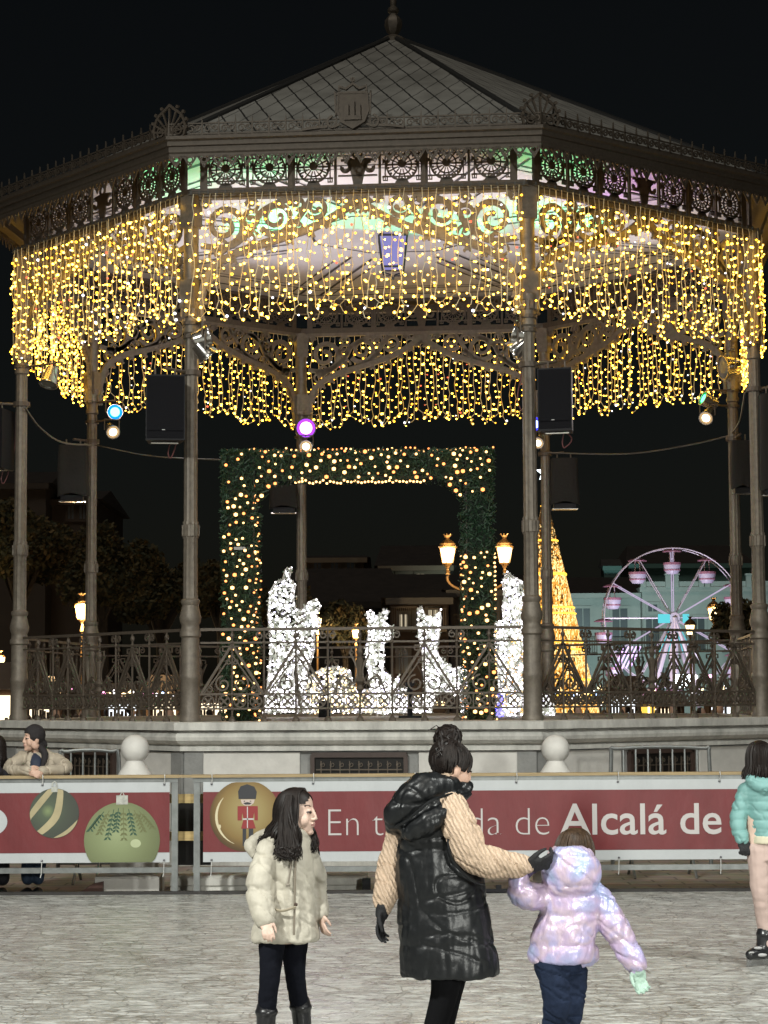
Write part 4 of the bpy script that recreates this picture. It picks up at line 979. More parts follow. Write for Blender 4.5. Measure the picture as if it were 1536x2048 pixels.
p = at(992, 1768, 19.75); m = MB(); m.box((0, 0, .025), (.22, .06, .03)); m.box((.03, 0, .05), (.05, .05, .05)); m.tube([(.1, 0, .02), (.5, .05, .01), (.9, .1, .01)], .01, 5); tag(m.build('rail_clamp', BLACK, loc=(p.x, 19.86, 0)), 'black clamp with cable at the ice edge behind the woman', 'clamp')
p = at(150, 1765, 20.5); m = MB(); m.prism([(-.16, 0), (.16, 0), (.16, .17), (.06, .15)], -.12, .12); tag(m.build('wooden_wedge', mat('red_brown_wood', (.10, .045, .035), .6, var=.2), loc=(at(176, 1765, 20.5).x, 20.5, -.09)), 'reddish brown wooden wedge on the ground by the stone block', 'wedge')
# crowd-control barriers behind
def crowd_barrier(label, px0, px1, pyt, Y):
    a, b = at(px0, pyt, Y), at(px1, pyt, Y); L = b.x - a.x; t = thing('crowd_barrier', label, 'barrier', ((a.x + b.x) / 2, Y, -.09), group='steel crowd barriers by the podium'); H = a.z + .09
    m = MB(); m.tube(spline([(-L / 2, 0, .12), (-L / 2, 0, H - .12), (-L / 2 + .1, 0, H), (L / 2 - .1, 0, H), (L / 2, 0, H - .12), (L / 2, 0, .12)], 5), .022, 8); m.tube([(-L / 2, 0, .2), (L / 2, 0, .2)], .018, 6); m.build('tube_frame', STEEL, t)
    n = int(L / .12)
    m = MB()
    for i in range(1, n): m.tube([(-L / 2 + L * i / n, 0, .2), (-L / 2 + L * i / n, 0, H - .01)], .011, 5)
    m.build('bar_infill', STEEL, t)
    for s_ in (-1, 1):
        m = MB(); m.tube([(s_ * (L / 2 - .2), -.3, 0), (s_ * (L / 2 - .2), 0, .2), (s_ * (L / 2 - .2), .3, 0)], .016, 6); m.build('foot', STEEL, t)
crowd_barrier('grey steel crowd barrier behind the leaning woman', 118, 238, 1503, 22.3); crowd_barrier('grey steel crowd barrier before the right cellar window', 1222, 1418, 1497, 22.6)
# ================================================================== street lanterns
GLS = glow('lantern_glass', (1.0, .80, .42), 7.0); GLS2 = glow('lantern_glass_dimmer', (1.0, .74, .36), 5.0); LIRON = mat('lantern_metal', (.20, .115, .045), .45, .5, var=.2, vscale=9)
def lantern_head(parent, loc, h, glass):
    """tapered six-sided street lantern of height h standing on its spigot at loc"""
    k = h; R = .23 * k
    m = MB(); n = 6; M = Matrix.Rotation(.3, 3, 'Z')
    m.lathe([(.03 * k, 0), (.05 * k, .02 * k), (.03 * k, .05 * k), (.07 * k, .12 * k), (.15 * k, .20 * k), (.155 * k, .225 * k)], n, M=M)
    m.lathe([(R * 1.12, .63 * k), (R * 1.15, .68 * k), (R * 1.0, .70 * k), (R * .95, .76 * k), (R * .6, .83 * k), (R * .35, .87 * k), (R * .2, .92 * k), (R * .42, .98 * k), (R * .3, .99 * k), (.005, .985 * k)], 12)
    for i in range(n):
        a = .3 + i * 2 * pi / n; m.tube([(.155 * k * cos(a), .155 * k * sin(a), .22 * k), (R * cos(a), R * sin(a), .64 * k)], .012 * k, 4)
        m.tube([(R * .25 * cos(a), R * .25 * sin(a), .95 * k), (R * .5 * cos(a), R * .5 * sin(a), 1.03 * k)], .012 * k, 4)
    f = m.build('lantern_frame', LIRON, parent, loc=loc)
    m = MB(); m.lathe([(.14 * k, .225 * k), (R * .95, .63 * k)], n, M=M); m.build('glass', glass, f)
    return f
def street_lamp(label, px, pytop, pybot, Y, glass=GLS, light=0, double=None):
    a, b = at(px, pytop, Y), at(px, pybot, Y); h = (a.z - b.z)
    t = thing('street_lamp', label, 'street lamp', (a.x if double is None else at(double, pytop, Y).x, Y, 0), group='old street lanterns on the square')
    if double is None:
        m = MB(); zb = b.z; m.lathe([(.16, 0), (.16, .25), (.1, .3), (.08, .9), (.05, 1.0), (.04, zb - .2), (.07, zb - .15), (.04, zb)], 10); m.build('lamp_post', LIRON, t); lantern_head(t, (0, 0, b.z), h, glass)
        if light: lamp('POINT', 'lantern_light', (a.x, Y - .3, b.z + h * .45), light, (1, .72, .38), shadow_soft_size=.1)
    else:
        zb = b.z; m = MB(); m.lathe([(.2, 0), (.2, .3), (.12, .4), (.1, 1.1), (.07, 1.2), (.06, zb - .35), (.09, zb - .3), (.05, zb - .2), (.03, zb + .5), (.05, zb + .6), (0, zb + .75)], 10); m.build('lamp_post', LIRON, t)
        dx = a.x - t.location.x
        for s_ in (-1, 1):
            m = MB(); m.tube(spline([(0, 0, zb - .30), (s_ * abs(dx) * .35, 0, zb - .42), (s_ * abs(dx) * .75, 0, zb - .36), (s_ * abs(dx), 0, zb - .22), (s_ * abs(dx), 0, zb)], 6), .028, 6)
            m.tube([(s_ * abs(dx) * .4 + .09 * cos(q), 0, zb - .30 + .09 * sin(q)) for q in [k * .5 for k in range(11)]], .018, 5); m.lathe([(.06, 0), (.03, .04), (.05, .08)], 8, c=(s_ * abs(dx), 0, zb - .08)); m.build('bracket_arm', LIRON, t)
            lantern_head(t, (s_ * abs(dx), 0, zb), h, glass)
            if light: lamp('POINT', 'lantern_light', (t.location.x + s_ * abs(dx), Y - .45, zb + h * .45), light, (1, .72, .38), shadow_soft_size=.1)
    return t
street_lamp('double armed street lantern beside the right leg of the green arch', 895, 1070, 1142, 45, light=120, double=952)
street_lamp('single lit lantern before the dark trees, left of all the others', 165, 1188, 1252, 58, light=1500)
street_lamp('lantern cut by the left edge of the photo, low', 2, 1302, 1338, 80, light=700)
street_lamp('small lantern behind the tall left LED sculpture', 635, 1226, 1262, 88, light=2500)
street_lamp('small lantern between the left LED sculptures', 712, 1248, 1284, 90, light=500)
street_lamp('lantern with dark cap against the pale building, beside the dark bush', 1427, 1196, 1252, 62, GLS2, light=150)
street_lamp('lantern with dark cap below the ferris wheel hub, on the right', 1380, 1233, 1280, 74, GLS2)

# ================================================================== golden cone tree
GA = glow('tree_gold', (1.0, .44, .07), 1.2); GB_ = glow('tree_gold_pale', (1.0, .72, .30), 2.0); GR = glow('tree_gold_band', (1.0, .60, .06), 2.6); TCORE = mat('tree_core', (.30, .16, .05), .8)
YT = 80.0; top = at(1090, 985, YT); bl_ = at(1191, 1395, YT); bx = top.x; slope_ = (bl_.x - bx) / (top.z - bl_.z); HZ = top.z
cone = thing('cone_light_tree', 'tall golden cone shaped light tree with white star on top', 'light tree', (bx, YT, 0))
m = MB(); m.lathe([(HZ * slope_ * .97, 0), (.03, HZ)], 28); m.build('cone_core', TCORE, cone)
m = MB(); r = random.Random(9)
for i in range(14000):
    z = HZ * (1 - sqrt(r.random())); R = (HZ - z) * slope_; a = r.uniform(-pi, 0.0) + r.uniform(-.2, .2)
    if r.random() < .42 and (z * .9) % 1.5 < .9 and abs((a * 3 + z) % 2) < .8: continue
    q = r.random(); c = Vector((R * cos(a), R * sin(a), z)); d = Vector((r.uniform(-.3, .3) * -sin(a), r.uniform(-.3, .3) * cos(a), 1)).normalized(); b = Vector((-sin(a), cos(a), 0))
    m.quad(c, d * r.uniform(.03, .09), b * r.uniform(.012, .028), 0 if q < .62 else 1)
o = m.build('light_garland', [GA, GB_], cone); o['kind'] = 'stuff'
for pyb in (1012, 1082, 1148, 1150, 1216, 1228, 1285, 1300, 1360, 1390):
    z = at(1090, pyb, YT).z; R = (HZ - z) * slope_ + .03
    m = MB(); m.tube([(R * cos(2 * pi * k / 36), R * sin(2 * pi * k / 36), z) for k in range(36)], .035, 5, closed=True); m.build('light_ring', GR, cone)
m = MB(); cz = at(1088, 945, YT).z - 0
star = []
for k in range(10):
    q = .34 if k % 2 == 0 else .15; a = pi / 2 + k * pi / 5; star.append((q * cos(a), cz + q * sin(a)))
m.prism(star, -.05, .05); m.tube([(0, 0, HZ - .1), (0, 0, cz - .2)], .02, 5); m.build('star', glow('star_white', (.85, .97, 1), 4), cone)

# ================================================================== ferris wheel
YW = 100.0; hub = at(1346, 1236, YW); RW = (at(1346, 1097, YW).z - hub.z)
WST = mat('wheel_steel', (.60, .55, .62), .4, .1); WGL = glow('wheel_tube_light', (.85, .72, 1.0), .62); CY = glow('wheel_cyan', (.16, .80, .90), .9)
GW = mat('gondola_white', (.62, .60, .75), .4); GP = mat('gondola_red', (.42, .20, .28), .4)
fw = thing('ferris_wheel', 'small fairground ferris wheel with round white gondolas before the pale building', 'ferris wheel', (hub.x, YW, 0))
for y in (-.45, .45):
    m = MB(); m.tube([(RW * cos(2 * pi * k / 64), y, hub.z + RW * sin(2 * pi * k / 64)) for k in range(64)], .030, 6, closed=True); m.build('rim', WST, fw)
NG = 12
for k in range(NG):
    a = pi / 2 + 2 * pi * k / NG
    m = MB()
    for y in (-.35, .35): m.tube([(.3 * cos(a), y * .8, hub.z + .3 * sin(a)), (RW * cos(a), y, hub.z + RW * sin(a))], .026, 5)
    for q in (.4, .65, .85): m.tube([(RW * q * cos(a), -.35, hub.z + RW * q * sin(a)), (RW * q * cos(a), .35, hub.z + RW * q * sin(a))], .025, 4)
    m.build('spoke', [WST, WGL][k % 2 == 0], fw)
    gx, gz = RW * cos(a), hub.z + RW * sin(a) - .12
    gm = MB(); gm.lathe([(.02, -1.12), (.26, -1.10), (.36, -.95), (.41, -.72), (.42, -.62), (.39, -.62), (.36, -.7)], 14, c=(gx, 0, gz)); gd = gm.build('gondola', GW, fw, smooth=40)
    gm = MB(); gm.lathe([(.40, -.68), (.43, -.66), (.43, -.56), (.40, -.55)], 14, c=(gx, 0, gz)); gm.lathe([(.37, -.95), (.385, -.94), (.40, -.89), (.385, -.88)], 14, c=(gx, 0, gz)); gm.build('gondola_band', GP, gd)
    gm = MB(); gm.lathe([(.02, .12), (.30, .06), (.46, -.02), (.44, -.05), (.02, .0)], 14, c=(gx, 0, gz)); gm.build('gondola_roof', GP, gd)
    gm = MB()
    for s_ in (-1, 1): gm.tube([(gx + s_ * .1, 0, gz), (gx + s_ * .12, 0, gz - .6)], .02, 4)
    gm.build('hanger', WST, gd)
m = MB(); m.lathe([(.25, -.6), (.28, -.5), (.28, .5), (.25, .6)], 14, M=Matrix.Rotation(pi / 2, 3, 'X'), c=(0, 0, hub.z)); m.build('hub', WST, fw)
m = MB()
for s_ in (-1, 1):
    m.box((s_ * .52, -.68, hub.z - .05), (.30 if s_ > 0 else .55, .1, .42))
    for q in range(2): m.tube([(s_ * .15 * q, -.7, hub.z - .3), (s_ * (.35 + .45 * q), -.75, hub.z - 1.7)], .022, 4)
m.build('hub_lights', CY, fw)
m = MB()
for y in (-.9, .9):
    for s_ in (-1, 1): m.tube([(0, y * .7, hub.z), (s_ * 1.7, y * 1.3, 0)], .10, 6)
    m.tube([(0, y * .7, hub.z), (0, y, 0)], .13, 6)
m.build('support_frame', WST, fw)
# bright work-light at its foot, which also washes the facade behind
wl = at(1366, 1362, 92); t = thing('floodlight', 'glaring white floodlight at the foot of the ferris wheel', 'floodlight', (wl.x, 92, 0))
m = MB(); m.tube([(0, 0, 0), (0, 0, wl.z)], .04, 6); m.box((0, .08, wl.z), (.86, .12, .66)); m.build('lamp_stand', BLACK, t); m = MB(); m.box((0, 0, wl.z), (.78, .03, .58)); m.build('lamp_face', glow('flood_white', (.85, .93, 1), 16), t)
lamp('SPOT', 'ferris_wheel_floodlight', (wl.x - 1.5, 104, 1.2), 15500, (.68, 1.0, .97), (wl.x - .5, 131, 7.0), spot_size=rad(66), spot_blend=.9, shadow_soft_size=.4)
lamp('SPOT', 'ferris_wheel_floodlight', (wl.x - .6, 93.5, 1.2), 2600, (.88, .82, 1.0), (hub.x - .4, 100, 5.2), spot_size=rad(75), spot_blend=.6, shadow_soft_size=.3)

# ================================================================== buildings round the square
def facade_mat(name, c, bands=False): return mat(name, c, .85, var=.14, vscale=.6, bump=.1, bscale=6)
WGLASS = mat('dark_window_glass', (.09, .10, .11), .3); WLIT = glow('lit_window', (1.0, .86, .60), .55); TILE = mat('roof_tiles', (.035, .028, .024), .9, var=.3, vscale=2)
def building(label, Y, px0, px1, py_eave, col, wins, depth=12, roofh=2.2, overhang=.4, trim=None, py_roof=None, parapet=False):
    """wins: (px centre, py centre, width px, height px, lit, balcony)"""
    a, b = at(px0, py_eave, Y), at(px1, py_eave, Y); W = b.x - a.x; Hh = a.z; cx = (a.x + b.x) / 2
    t = thing('building', label, 'building', (cx, Y, 0)); tr = trim or col
    m = MB(); m.box((0, depth / 2, Hh / 2), (W, depth, Hh)); m.build('wall', col, t)
    if py_roof: roofh = at(px0, py_roof, Y + 3).z - Hh
    m = MB(); o = overhang
    if parapet: m.box((0, depth / 2, Hh + .15), (W + .3, depth + .3, .3)); m.box((0, .15, Hh + .3 + roofh / 2), (W, .3, roofh)); m.build('parapet', tr, t)
    else:
        vs = [(-W / 2 - o, -o, Hh), (W / 2 + o, -o, Hh), (W / 2 + o, depth + o, Hh), (-W / 2 - o, depth + o, Hh), (-W / 2 - o + min(2, W * .1), depth * .45, Hh + roofh), (W / 2 + o - min(2, W * .1), depth * .45, Hh + roofh)]
        m.add(vs, [(0, 1, 5, 4), (1, 2, 5), (2, 3, 4, 5), (3, 0, 4), (3, 2, 1, 0)]); m.build('roof', TILE, t)
        m = MB(); m.box((0, -o * .5, Hh - .16), (W + o, o, .30)); m.build('cornice', tr, t)
    for (px, py, ww, hh, lit, bal) in wins:
        c = at(px, py, Y); w_ = ww * Y / FPX; h_ = hh * Y / FPX; x = c.x - cx
        m = MB(); f_ = .16
        for (dx, dz, sx, sz) in ((0, h_ / 2 + f_ / 2, w_ + 2 * f_, f_), (0, -h_ / 2 - f_ / 2, w_ + 2 * f_, f_), (-w_ / 2 - f_ / 2, 0, f_, h_), (w_ / 2 + f_ / 2, 0, f_, h_)): m.box((x + dx, -.05, c.z + dz), (sx, .14, sz))
        m.box((x, -.03, c.z), (.06, .06, h_)); wo = m.build('window', tr, t)
        m = MB(); m.box((x, -.004, c.z), (w_, .03, h_)); m.build('pane', WLIT if lit else WGLASS, wo)
        if bal:
            m = MB(); z0 = c.z - h_ / 2; m.box((x, -.4, z0 - .06), (w_ + .8, .8, .1)); m.box((x, -.78, z0 + .95), (w_ + .8, .04, .05))
            for i in range(12): m.box((x - w_ / 2 - .35 + (w_ + .7) * i / 11, -.78, z0 + .45), (.03, .03, .95))
            m.build('balcony', IRON_D, t)
    return t
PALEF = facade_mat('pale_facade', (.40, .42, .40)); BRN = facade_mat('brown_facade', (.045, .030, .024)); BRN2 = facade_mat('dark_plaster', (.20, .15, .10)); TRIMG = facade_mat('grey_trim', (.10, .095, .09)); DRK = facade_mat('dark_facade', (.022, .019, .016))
building('pale two storey building washed with cyan light behind the ferris wheel', 132, 1120, 1283, 1187, PALEF, [(1166, 1262, 28, 90, 0, 1), (1240, 1262, 30, 90, 0, 1), (1240, 1365, 32, 60, 0, 0), (1166, 1365, 32, 60, 0, 0)], roofh=1.3)
building('pale taller building with rounded window and parapet posts behind the wheel', 131, 1284, 1620, 1184, PALEF, [(1305, 1216, 18, 14, 0, 0), (1305, 1268, 26, 60, 0, 1), (1395, 1268, 28, 66, 0, 1), (1470, 1268, 28, 66, 0, 1), (1330, 1365, 30, 60, 0, 0)], parapet=True, roofh=.35)
for i, px in enumerate((1288, 1338, 1354, 1405, 1417, 1470, 1500)):
    c = at(px, 1172, 130.4); m = MB(); m.box((0, 0, .35), (.32, .32, .75)); m.box((0, 0, .78), (.42, .42, .1))
    tag(m.build('parapet_post', PALEF, loc=(c.x, 130.9, at(px, 1184, 131).z + .32)), 'short pale post on the parapet behind the ferris wheel', 'post', 'parapet posts of the pale building')
building('dim teal upper storey rising behind the parapet posts', 140, 1262, 1500, 1128, facade_mat('teal_facade', (.10, .20, .18)), [], roofh=1.6)
building('narrow dim chimney block on the roof left of the wheel', 138, 1208, 1240, 1132, facade_mat('chimney_plaster', (.12, .22, .20)), [], depth=2, roofh=.5, overhang=.2)
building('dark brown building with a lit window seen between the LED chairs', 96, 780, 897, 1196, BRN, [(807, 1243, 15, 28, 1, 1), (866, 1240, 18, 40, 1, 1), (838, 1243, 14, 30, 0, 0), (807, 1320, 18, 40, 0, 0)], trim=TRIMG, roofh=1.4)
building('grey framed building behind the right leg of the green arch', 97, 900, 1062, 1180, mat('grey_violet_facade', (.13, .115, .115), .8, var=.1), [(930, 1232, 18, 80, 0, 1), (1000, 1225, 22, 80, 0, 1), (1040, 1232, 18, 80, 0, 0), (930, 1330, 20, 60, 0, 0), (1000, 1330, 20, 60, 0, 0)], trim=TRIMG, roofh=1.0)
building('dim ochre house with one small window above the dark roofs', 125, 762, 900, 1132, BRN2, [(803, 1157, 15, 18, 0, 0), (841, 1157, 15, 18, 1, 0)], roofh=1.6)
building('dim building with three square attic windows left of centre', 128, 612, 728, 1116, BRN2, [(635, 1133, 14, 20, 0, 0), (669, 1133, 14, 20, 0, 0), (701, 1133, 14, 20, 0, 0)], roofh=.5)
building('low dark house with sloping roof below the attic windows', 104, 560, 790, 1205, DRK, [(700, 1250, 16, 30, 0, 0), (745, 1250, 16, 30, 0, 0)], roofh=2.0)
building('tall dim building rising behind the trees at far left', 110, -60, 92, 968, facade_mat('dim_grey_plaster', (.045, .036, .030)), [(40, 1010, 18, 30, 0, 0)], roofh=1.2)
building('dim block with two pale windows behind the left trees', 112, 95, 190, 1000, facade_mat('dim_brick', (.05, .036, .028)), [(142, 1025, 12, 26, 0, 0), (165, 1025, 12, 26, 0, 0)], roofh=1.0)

# ================================================================== trees
BARK = mat('bark', (.05, .04, .03), .9, var=.3, bump=.4); LF = [mat('leaf_olive', (.085, .070, .028), .8, var=.45, vscale=1.2), mat('leaf_dark', (.040, .042, .020), .8, var=.4, vscale=1.5), mat('leaf_ochre', (.13, .09, .035), .8, var=.3, vscale=1.2)]
def tree(label, px, py_top, Y, wpx, n, trunk_px, seed, cat='tree'):
    r = random.Random(seed); top = at(px, py_top, Y); R = wpx / 2 * Y / FPX; H = top.z; zt = max(.3, H - R * 1.7)
    t = thing(cat, label, cat, (top.x, Y, 0)); m = MB(); m.tube([(0, 0, 0), (.1, 0, zt * .5), (0, .1, zt), (.1, 0, zt + (H - zt) * .5)], [.22, .17, .14, .04], 8)
    cl = []
    for i in range(16):
        u = Vector((r.gauss(0, 1), r.gauss(0, 1), r.gauss(0, .8))).normalized() * r.uniform(.35, .85); c = Vector((u.x * R, u.y * R * .8, (zt + H) / 2 + u.z * (H - zt) * .45)); cl.append((c, r.uniform(.3, .5) * R)); m.tube([(0, 0, zt * .9), (c.x * .5, c.y * .5, (c.z + zt) / 2), c], [.09, .06, .02], 5)
    m.build('trunk', BARK, t)
    m = MB()
    for i in range(int(n * 1.7)):
        c, rr = r.choice(cl); d = Vector((r.gauss(0, 1), r.gauss(0, 1), r.gauss(0, 1))).normalized() * rr * (r.random() ** .4)
        a = Vector((r.uniform(-1, 1), r.uniform(-1, 1), r.uniform(-1, 1))).normalized(); b = a.orthogonal().normalized(); s_ = r.uniform(.035, .085) * (Y / 60); q = r.random(); m.quad(c + d, a * s_, b * s_ * .6, 0 if q < .45 else 1 if q < .85 else 2)
    m.build('crown', LF, t); return t
tree('dark bushy tree at the left edge behind the bandstand railing', 40, 1015, 64, 210, 6500, 0, 1)
tree('dark tree behind the lit left lantern', 205, 1045, 68, 200, 6500, 0, 2)
tree('tree with sloping crown left of the front left column', 320, 1085, 72, 210, 6000, 0, 3)
tree('low dim tree right of the front left column', 440, 1118, 80, 150, 4000, 0, 4)
tree('small dim tree behind the left leg of the green arch', 560, 1165, 84, 130, 3000, 0, 5)
tree('dark bush beside the right columns and lit lanterns', 1490, 1195, 60, 150, 4500, 0, 6)
tree('dim low tree before the dark house, left of centre', 690, 1190, 92, 130, 2500, 0, 7)

# ================================================================== market stalls and strings of small lights
STW = mat('stall_wood', (.12, .07, .04), .7, var=.2); AWN = mat('stall_awning', (.11, .08, .06), .7, var=.1); SHOPL = glow('stall_front_light', (1.0, .82, .55), 2.2); SHOPC = glow('stall_front_cool', (.9, .95, 1.0), 2.2); GOODS = glow('stall_goods_red', (1.0, .25, .10), .9)
def stall(label, px, Y, wpx, glow_m, py_top):
    c = at(px, 1391, Y); W = wpx * Y / FPX; Hh = at(px, py_top, Y).z; t = thing('market_stall', label, 'market stall', (c.x, Y, 0), group='lit market stalls on the square')
    m = MB(); m.box((0, 1.0, Hh * .4), (W, .1, Hh * .8)); m.box((-W / 2, .5, Hh * .4), (.08, 1.0, Hh * .8)); m.box((W / 2, .5, Hh * .4), (.08, 1.0, Hh * .8)); m.box((0, 0, .5), (W, .1, 1.0)); m.build('booth', STW, t)
    m = MB(); m.prism([(-W / 2 - .25, Hh * .78), (W / 2 + .25, Hh * .78), (W / 2 - W * .15, Hh), (-W / 2 + W * .15, Hh)][::-1], -.4, 1.2); m.build('awning', AWN, t)
    m = MB(); m.box((0, .9, Hh * .58), (W * .9, .04, Hh * .30)); m.build('lit_back_panel', glow_m, t)
    m = MB(); r = random.Random(int(px) + 9)
    for i in range(9): m.box((-W * .42 + W * .84 * i / 8, .55, 1.05 + r.uniform(.05, .3)), (W * .06, .2, r.uniform(.2, .7)))
    m.build('goods', STW, t)
stall('lit stall with dark awning cut by the left edge of photo', 4, 45, 64, SHOPL, 1325)
stall('warm lit stall low behind the left railing, right of the edge stall', 75, 56, 70, SHOPL, 1352)
stall('cool lit stall behind the left railing near the front left column', 240, 62, 70, SHOPC, 1366)
stall('warm lit stall seen through scrolls beside the front left column', 325, 60, 60, SHOPL, 1350)
stall('warm lit stall behind the garland arch left leg', 425, 66, 60, SHOPL, 1368)
stall('cool lit stall behind the golden cone tree foot', 1250, 70, 60, SHOPC, 1352)
stall('warm lit stall at right behind the dense railing', 1330, 66, 70, SHOPL, 1385)
stall('cool lit stall near the dark bush on the right', 1450, 64, 60, SHOPC, 1380)
BOK = [glow('tiny_white_light', (1, .95, .95), 6), glow('tiny_warm_light', (1, .72, .35), 5), glow('tiny_pink_light', (1, .35, .65), 5), glow('tiny_blue_light', (.4, .6, 1), 5)]
def light_chain(label, px0, px1, py, Y, n, seed, jit=10):
    r = random.Random(seed); m = MB(); a = at((px0 + px1) / 2, py, Y); pts = []
    for i in range(n):
        p = at(px0 + (px1 - px0) * (i + r.uniform(-.3, .3)) / max(n - 1, 1), py + r.uniform(-jit, jit), Y) - a; pts.append(p); q = r.random(); m.ico(p, r.uniform(.035, .075) * Y / 60, 1 + (0 if q < .5 else 1 if q < .8 else 2 if q < .92 else 3))
    m.tube(pts, .008, 3, 0)
    for p in (pts[0], pts[-1]): m.tube([p, (p.x, p.y, -a.z)], .03, 4, 0)
    tag(m.build('light_chain', [CABLE] + BOK, loc=a), label, 'fairy lights', 'chains of small lights beyond the railing')
light_chain('chain of small lights at the foot of the golden cone tree', 1078, 1200, 1385, 70, 20, 1, 14)
light_chain('chain of small pink and white lights left below the ferris wheel', 1200, 1320, 1395, 74, 22, 2, 18)
light_chain('chain of small lights right below the ferris wheel', 1385, 1500, 1380, 72, 20, 3, 30)
light_chain('chain of white lights behind the left railing', 200, 345, 1388, 58, 16, 4, 6)
light_chain('chain of small lights beyond the LED chairs', 770, 940, 1398, 60, 14, 5, 10)
light_chain('chain of warm lights low behind the far left railing', 60, 160, 1372, 60, 8, 6, 12)
fs = at(1228, 1315, 96); fe = at(1262, 1350, 96); m = MB()
for i in range(5): m.tube([(i * .18, 0, -.5), (i * .18 + .5, 0, .5)], .035, 4)
m.tube([(.35, 0, -.5), (.35, 0, -fs.z)], .05, 5, 1)
tag(m.build('ride_light_panel', [glow('ride_lilac', (.75, .5, 1.0), 2.2), WST], loc=(fs.x, 96, fs.z)), 'slanting lilac fairground light tubes left of the ferris wheel foot', 'ride lights')
# lit gold gift box and lamp low behind the right railing
p = at(1296, 1414, 52); m = MB(); m.box((0, 0, -.1), (.30, .3, .30)); m.box((0, -.16, -.1), (.05, .02, .3), 1); m.box((0, 0, -p.z / 2 - .12), (.3, .3, p.z - .25), 2)
tag(m.build('lit_gift_box', [mat('gold_net_glow', (.4, .25, .05), .6, emit=(1, .6, .08), estr=1.3, var=.6, vscale=12), BOK[1], STW], loc=p), 'golden glowing gift box low behind the right railing', 'gift box')
# ================================================================== people
SKIN = mat('skin', (.56, .36, .27), .5, var=.06, vscale=20); SKIN_P = mat('skin_pale', (.66, .47, .38), .5, var=.05, vscale=20)
EYE = mat('dark_eye', (.03, .02, .018), .25); BROW = mat('eyebrow', (.06, .035, .025), .7); LIP = mat('lips', (.47, .24, .21), .45)
HAIR = mat('dark_hair', (.012, .008, .0065), .5, var=.5, vscale=60, spec=.3); HAIRB = mat('brown_hair', (.045, .026, .014), .5, var=.5, vscale=60, spec=.3)
def solid(mb, name, mats, parent, origin, voxel=.008, smooth=3, disp=None, paint=None):
    """fuse the closed pieces in mb into one continuous skin"""
    tm = mb.mesh('tmp', mats if not isinstance(mats, (list, tuple)) else mats[0]); ob = bpy.data.objects.new('tmp', tm); COL.objects.link(ob)
    r = ob.modifiers.new('r', 'REMESH'); r.mode = 'VOXEL'; r.voxel_size = voxel
    if smooth: s = ob.modifiers.new('s', 'SMOOTH'); s.factor = .5; s.iterations = smooth
    bpy.context.view_layer.update()
    me = bpy.data.meshes.new_from_object(ob.evaluated_get(bpy.context.evaluated_depsgraph_get())); bpy.data.objects.remove(ob); bpy.data.meshes.remove(tm)
    me.name = name; me.materials.clear()
    for m_ in (mats if isinstance(mats, (list, tuple)) else [mats]): me.materials.append(m_)
    if disp:
        ns = [v.normal.copy() for v in me.vertices]
        for v, n in zip(me.vertices, ns): v.co = v.co + n * disp(v.co, n)
    if paint:
        for p in me.polygons: p.material_index = paint(p.center)
    o = Vector(origin)
    for v in me.vertices: v.co -= o
    me.polygons.foreach_set('use_smooth', [True] * len(me.polygons)); me.update()
    return link(name, me, parent)
def limb(mb, pts, rads, n=14, k=6):
    q = spline([(*p, r) for p, r in zip(pts, rads)], k); P = [Vector(a[:3]) for a in q]; R = [max(.002, a[3]) for a in q]
    mb.tube(P, R, n); mb.ell(P[0], (R[0],) * 3, n=12, m=8); mb.ell(P[-1], (R[-1],) * 3, n=12, m=8)
def loft(mb, secs, n=24, k=5, sq=2.3):
    """secs: (x, y, z, rx, ry, yaw); closed stack of superellipses"""
    q = spline(secs, k); vs = []
    for (x, y, z, rx, ry, yw) in q:
        for i in range(n):
            g = 2 * pi * i / n; c, s = cos(g), sin(g)
            a = rx * abs(c) ** (2 / sq) * (1 if c > 0 else -1); b = ry * abs(s) ** (2 / sq) * (1 if s > 0 else -1)
            vs.append((x + a * cos(yw) - b * sin(yw), y + a * sin(yw) + b * cos(yw), z))
    N = len(q); fs = [(i * n + j, i * n + (j + 1) % n, (i + 1) * n + (j + 1) % n, (i + 1) * n + j) for i in range(N - 1) for j in range(n)]
    fs += [tuple(range(n - 1, -1, -1)), tuple((N - 1) * n + j for j in range(n))]
    mb.add(vs, fs)
def headM(c, yaw, tilt=0, s=1.0, roll=0): return Matrix.Translation(c) @ Matrix.Rotation(rad(yaw), 4, 'Z') @ Matrix.Rotation(rad(tilt), 4, 'X') @ Matrix.Rotation(rad(roll), 4, 'Y') @ Matrix.Scale(s, 4)
def head(mb, M):
    t = MB(); E = t.ell
    E((0, .012, .035), (.073, .093, .084), n=22, m=16); E((0, -.02, -.01), (.062, .068, .085), n=20, m=14); E((0, -.045, -.072), (.044, .042, .042)); E((0, -.073, -.095), (.023, .02, .018))
    for s in (-1, 1):
        E((s * .04, -.045, -.035), (.028, .035, .035)); E((s * .077, .012, -.008), (.009, .021, .033)); E((s * .03, -.079, .008), (.016, .010, .010))
        E((s * .012, -.094, -.028), (.009, .010, .008)); E((s * .058, .0, -.06), (.018, .04, .04))
    t.tube([(0, -.078, .028), (0, -.091, .004), (0, -.100, -.020)], [.009, .009, .010], 8); E((0, -.101, -.024), (.011, .011, .009))
    E((0, -.088, -.050), (.024, .012, .006)); E((0, -.086, -.062), (.021, .012, .008)); E((0, -.07, -.055), (.032, .022, .022))
    mb.add([M @ Vector(v) for v in t.v], t.f)
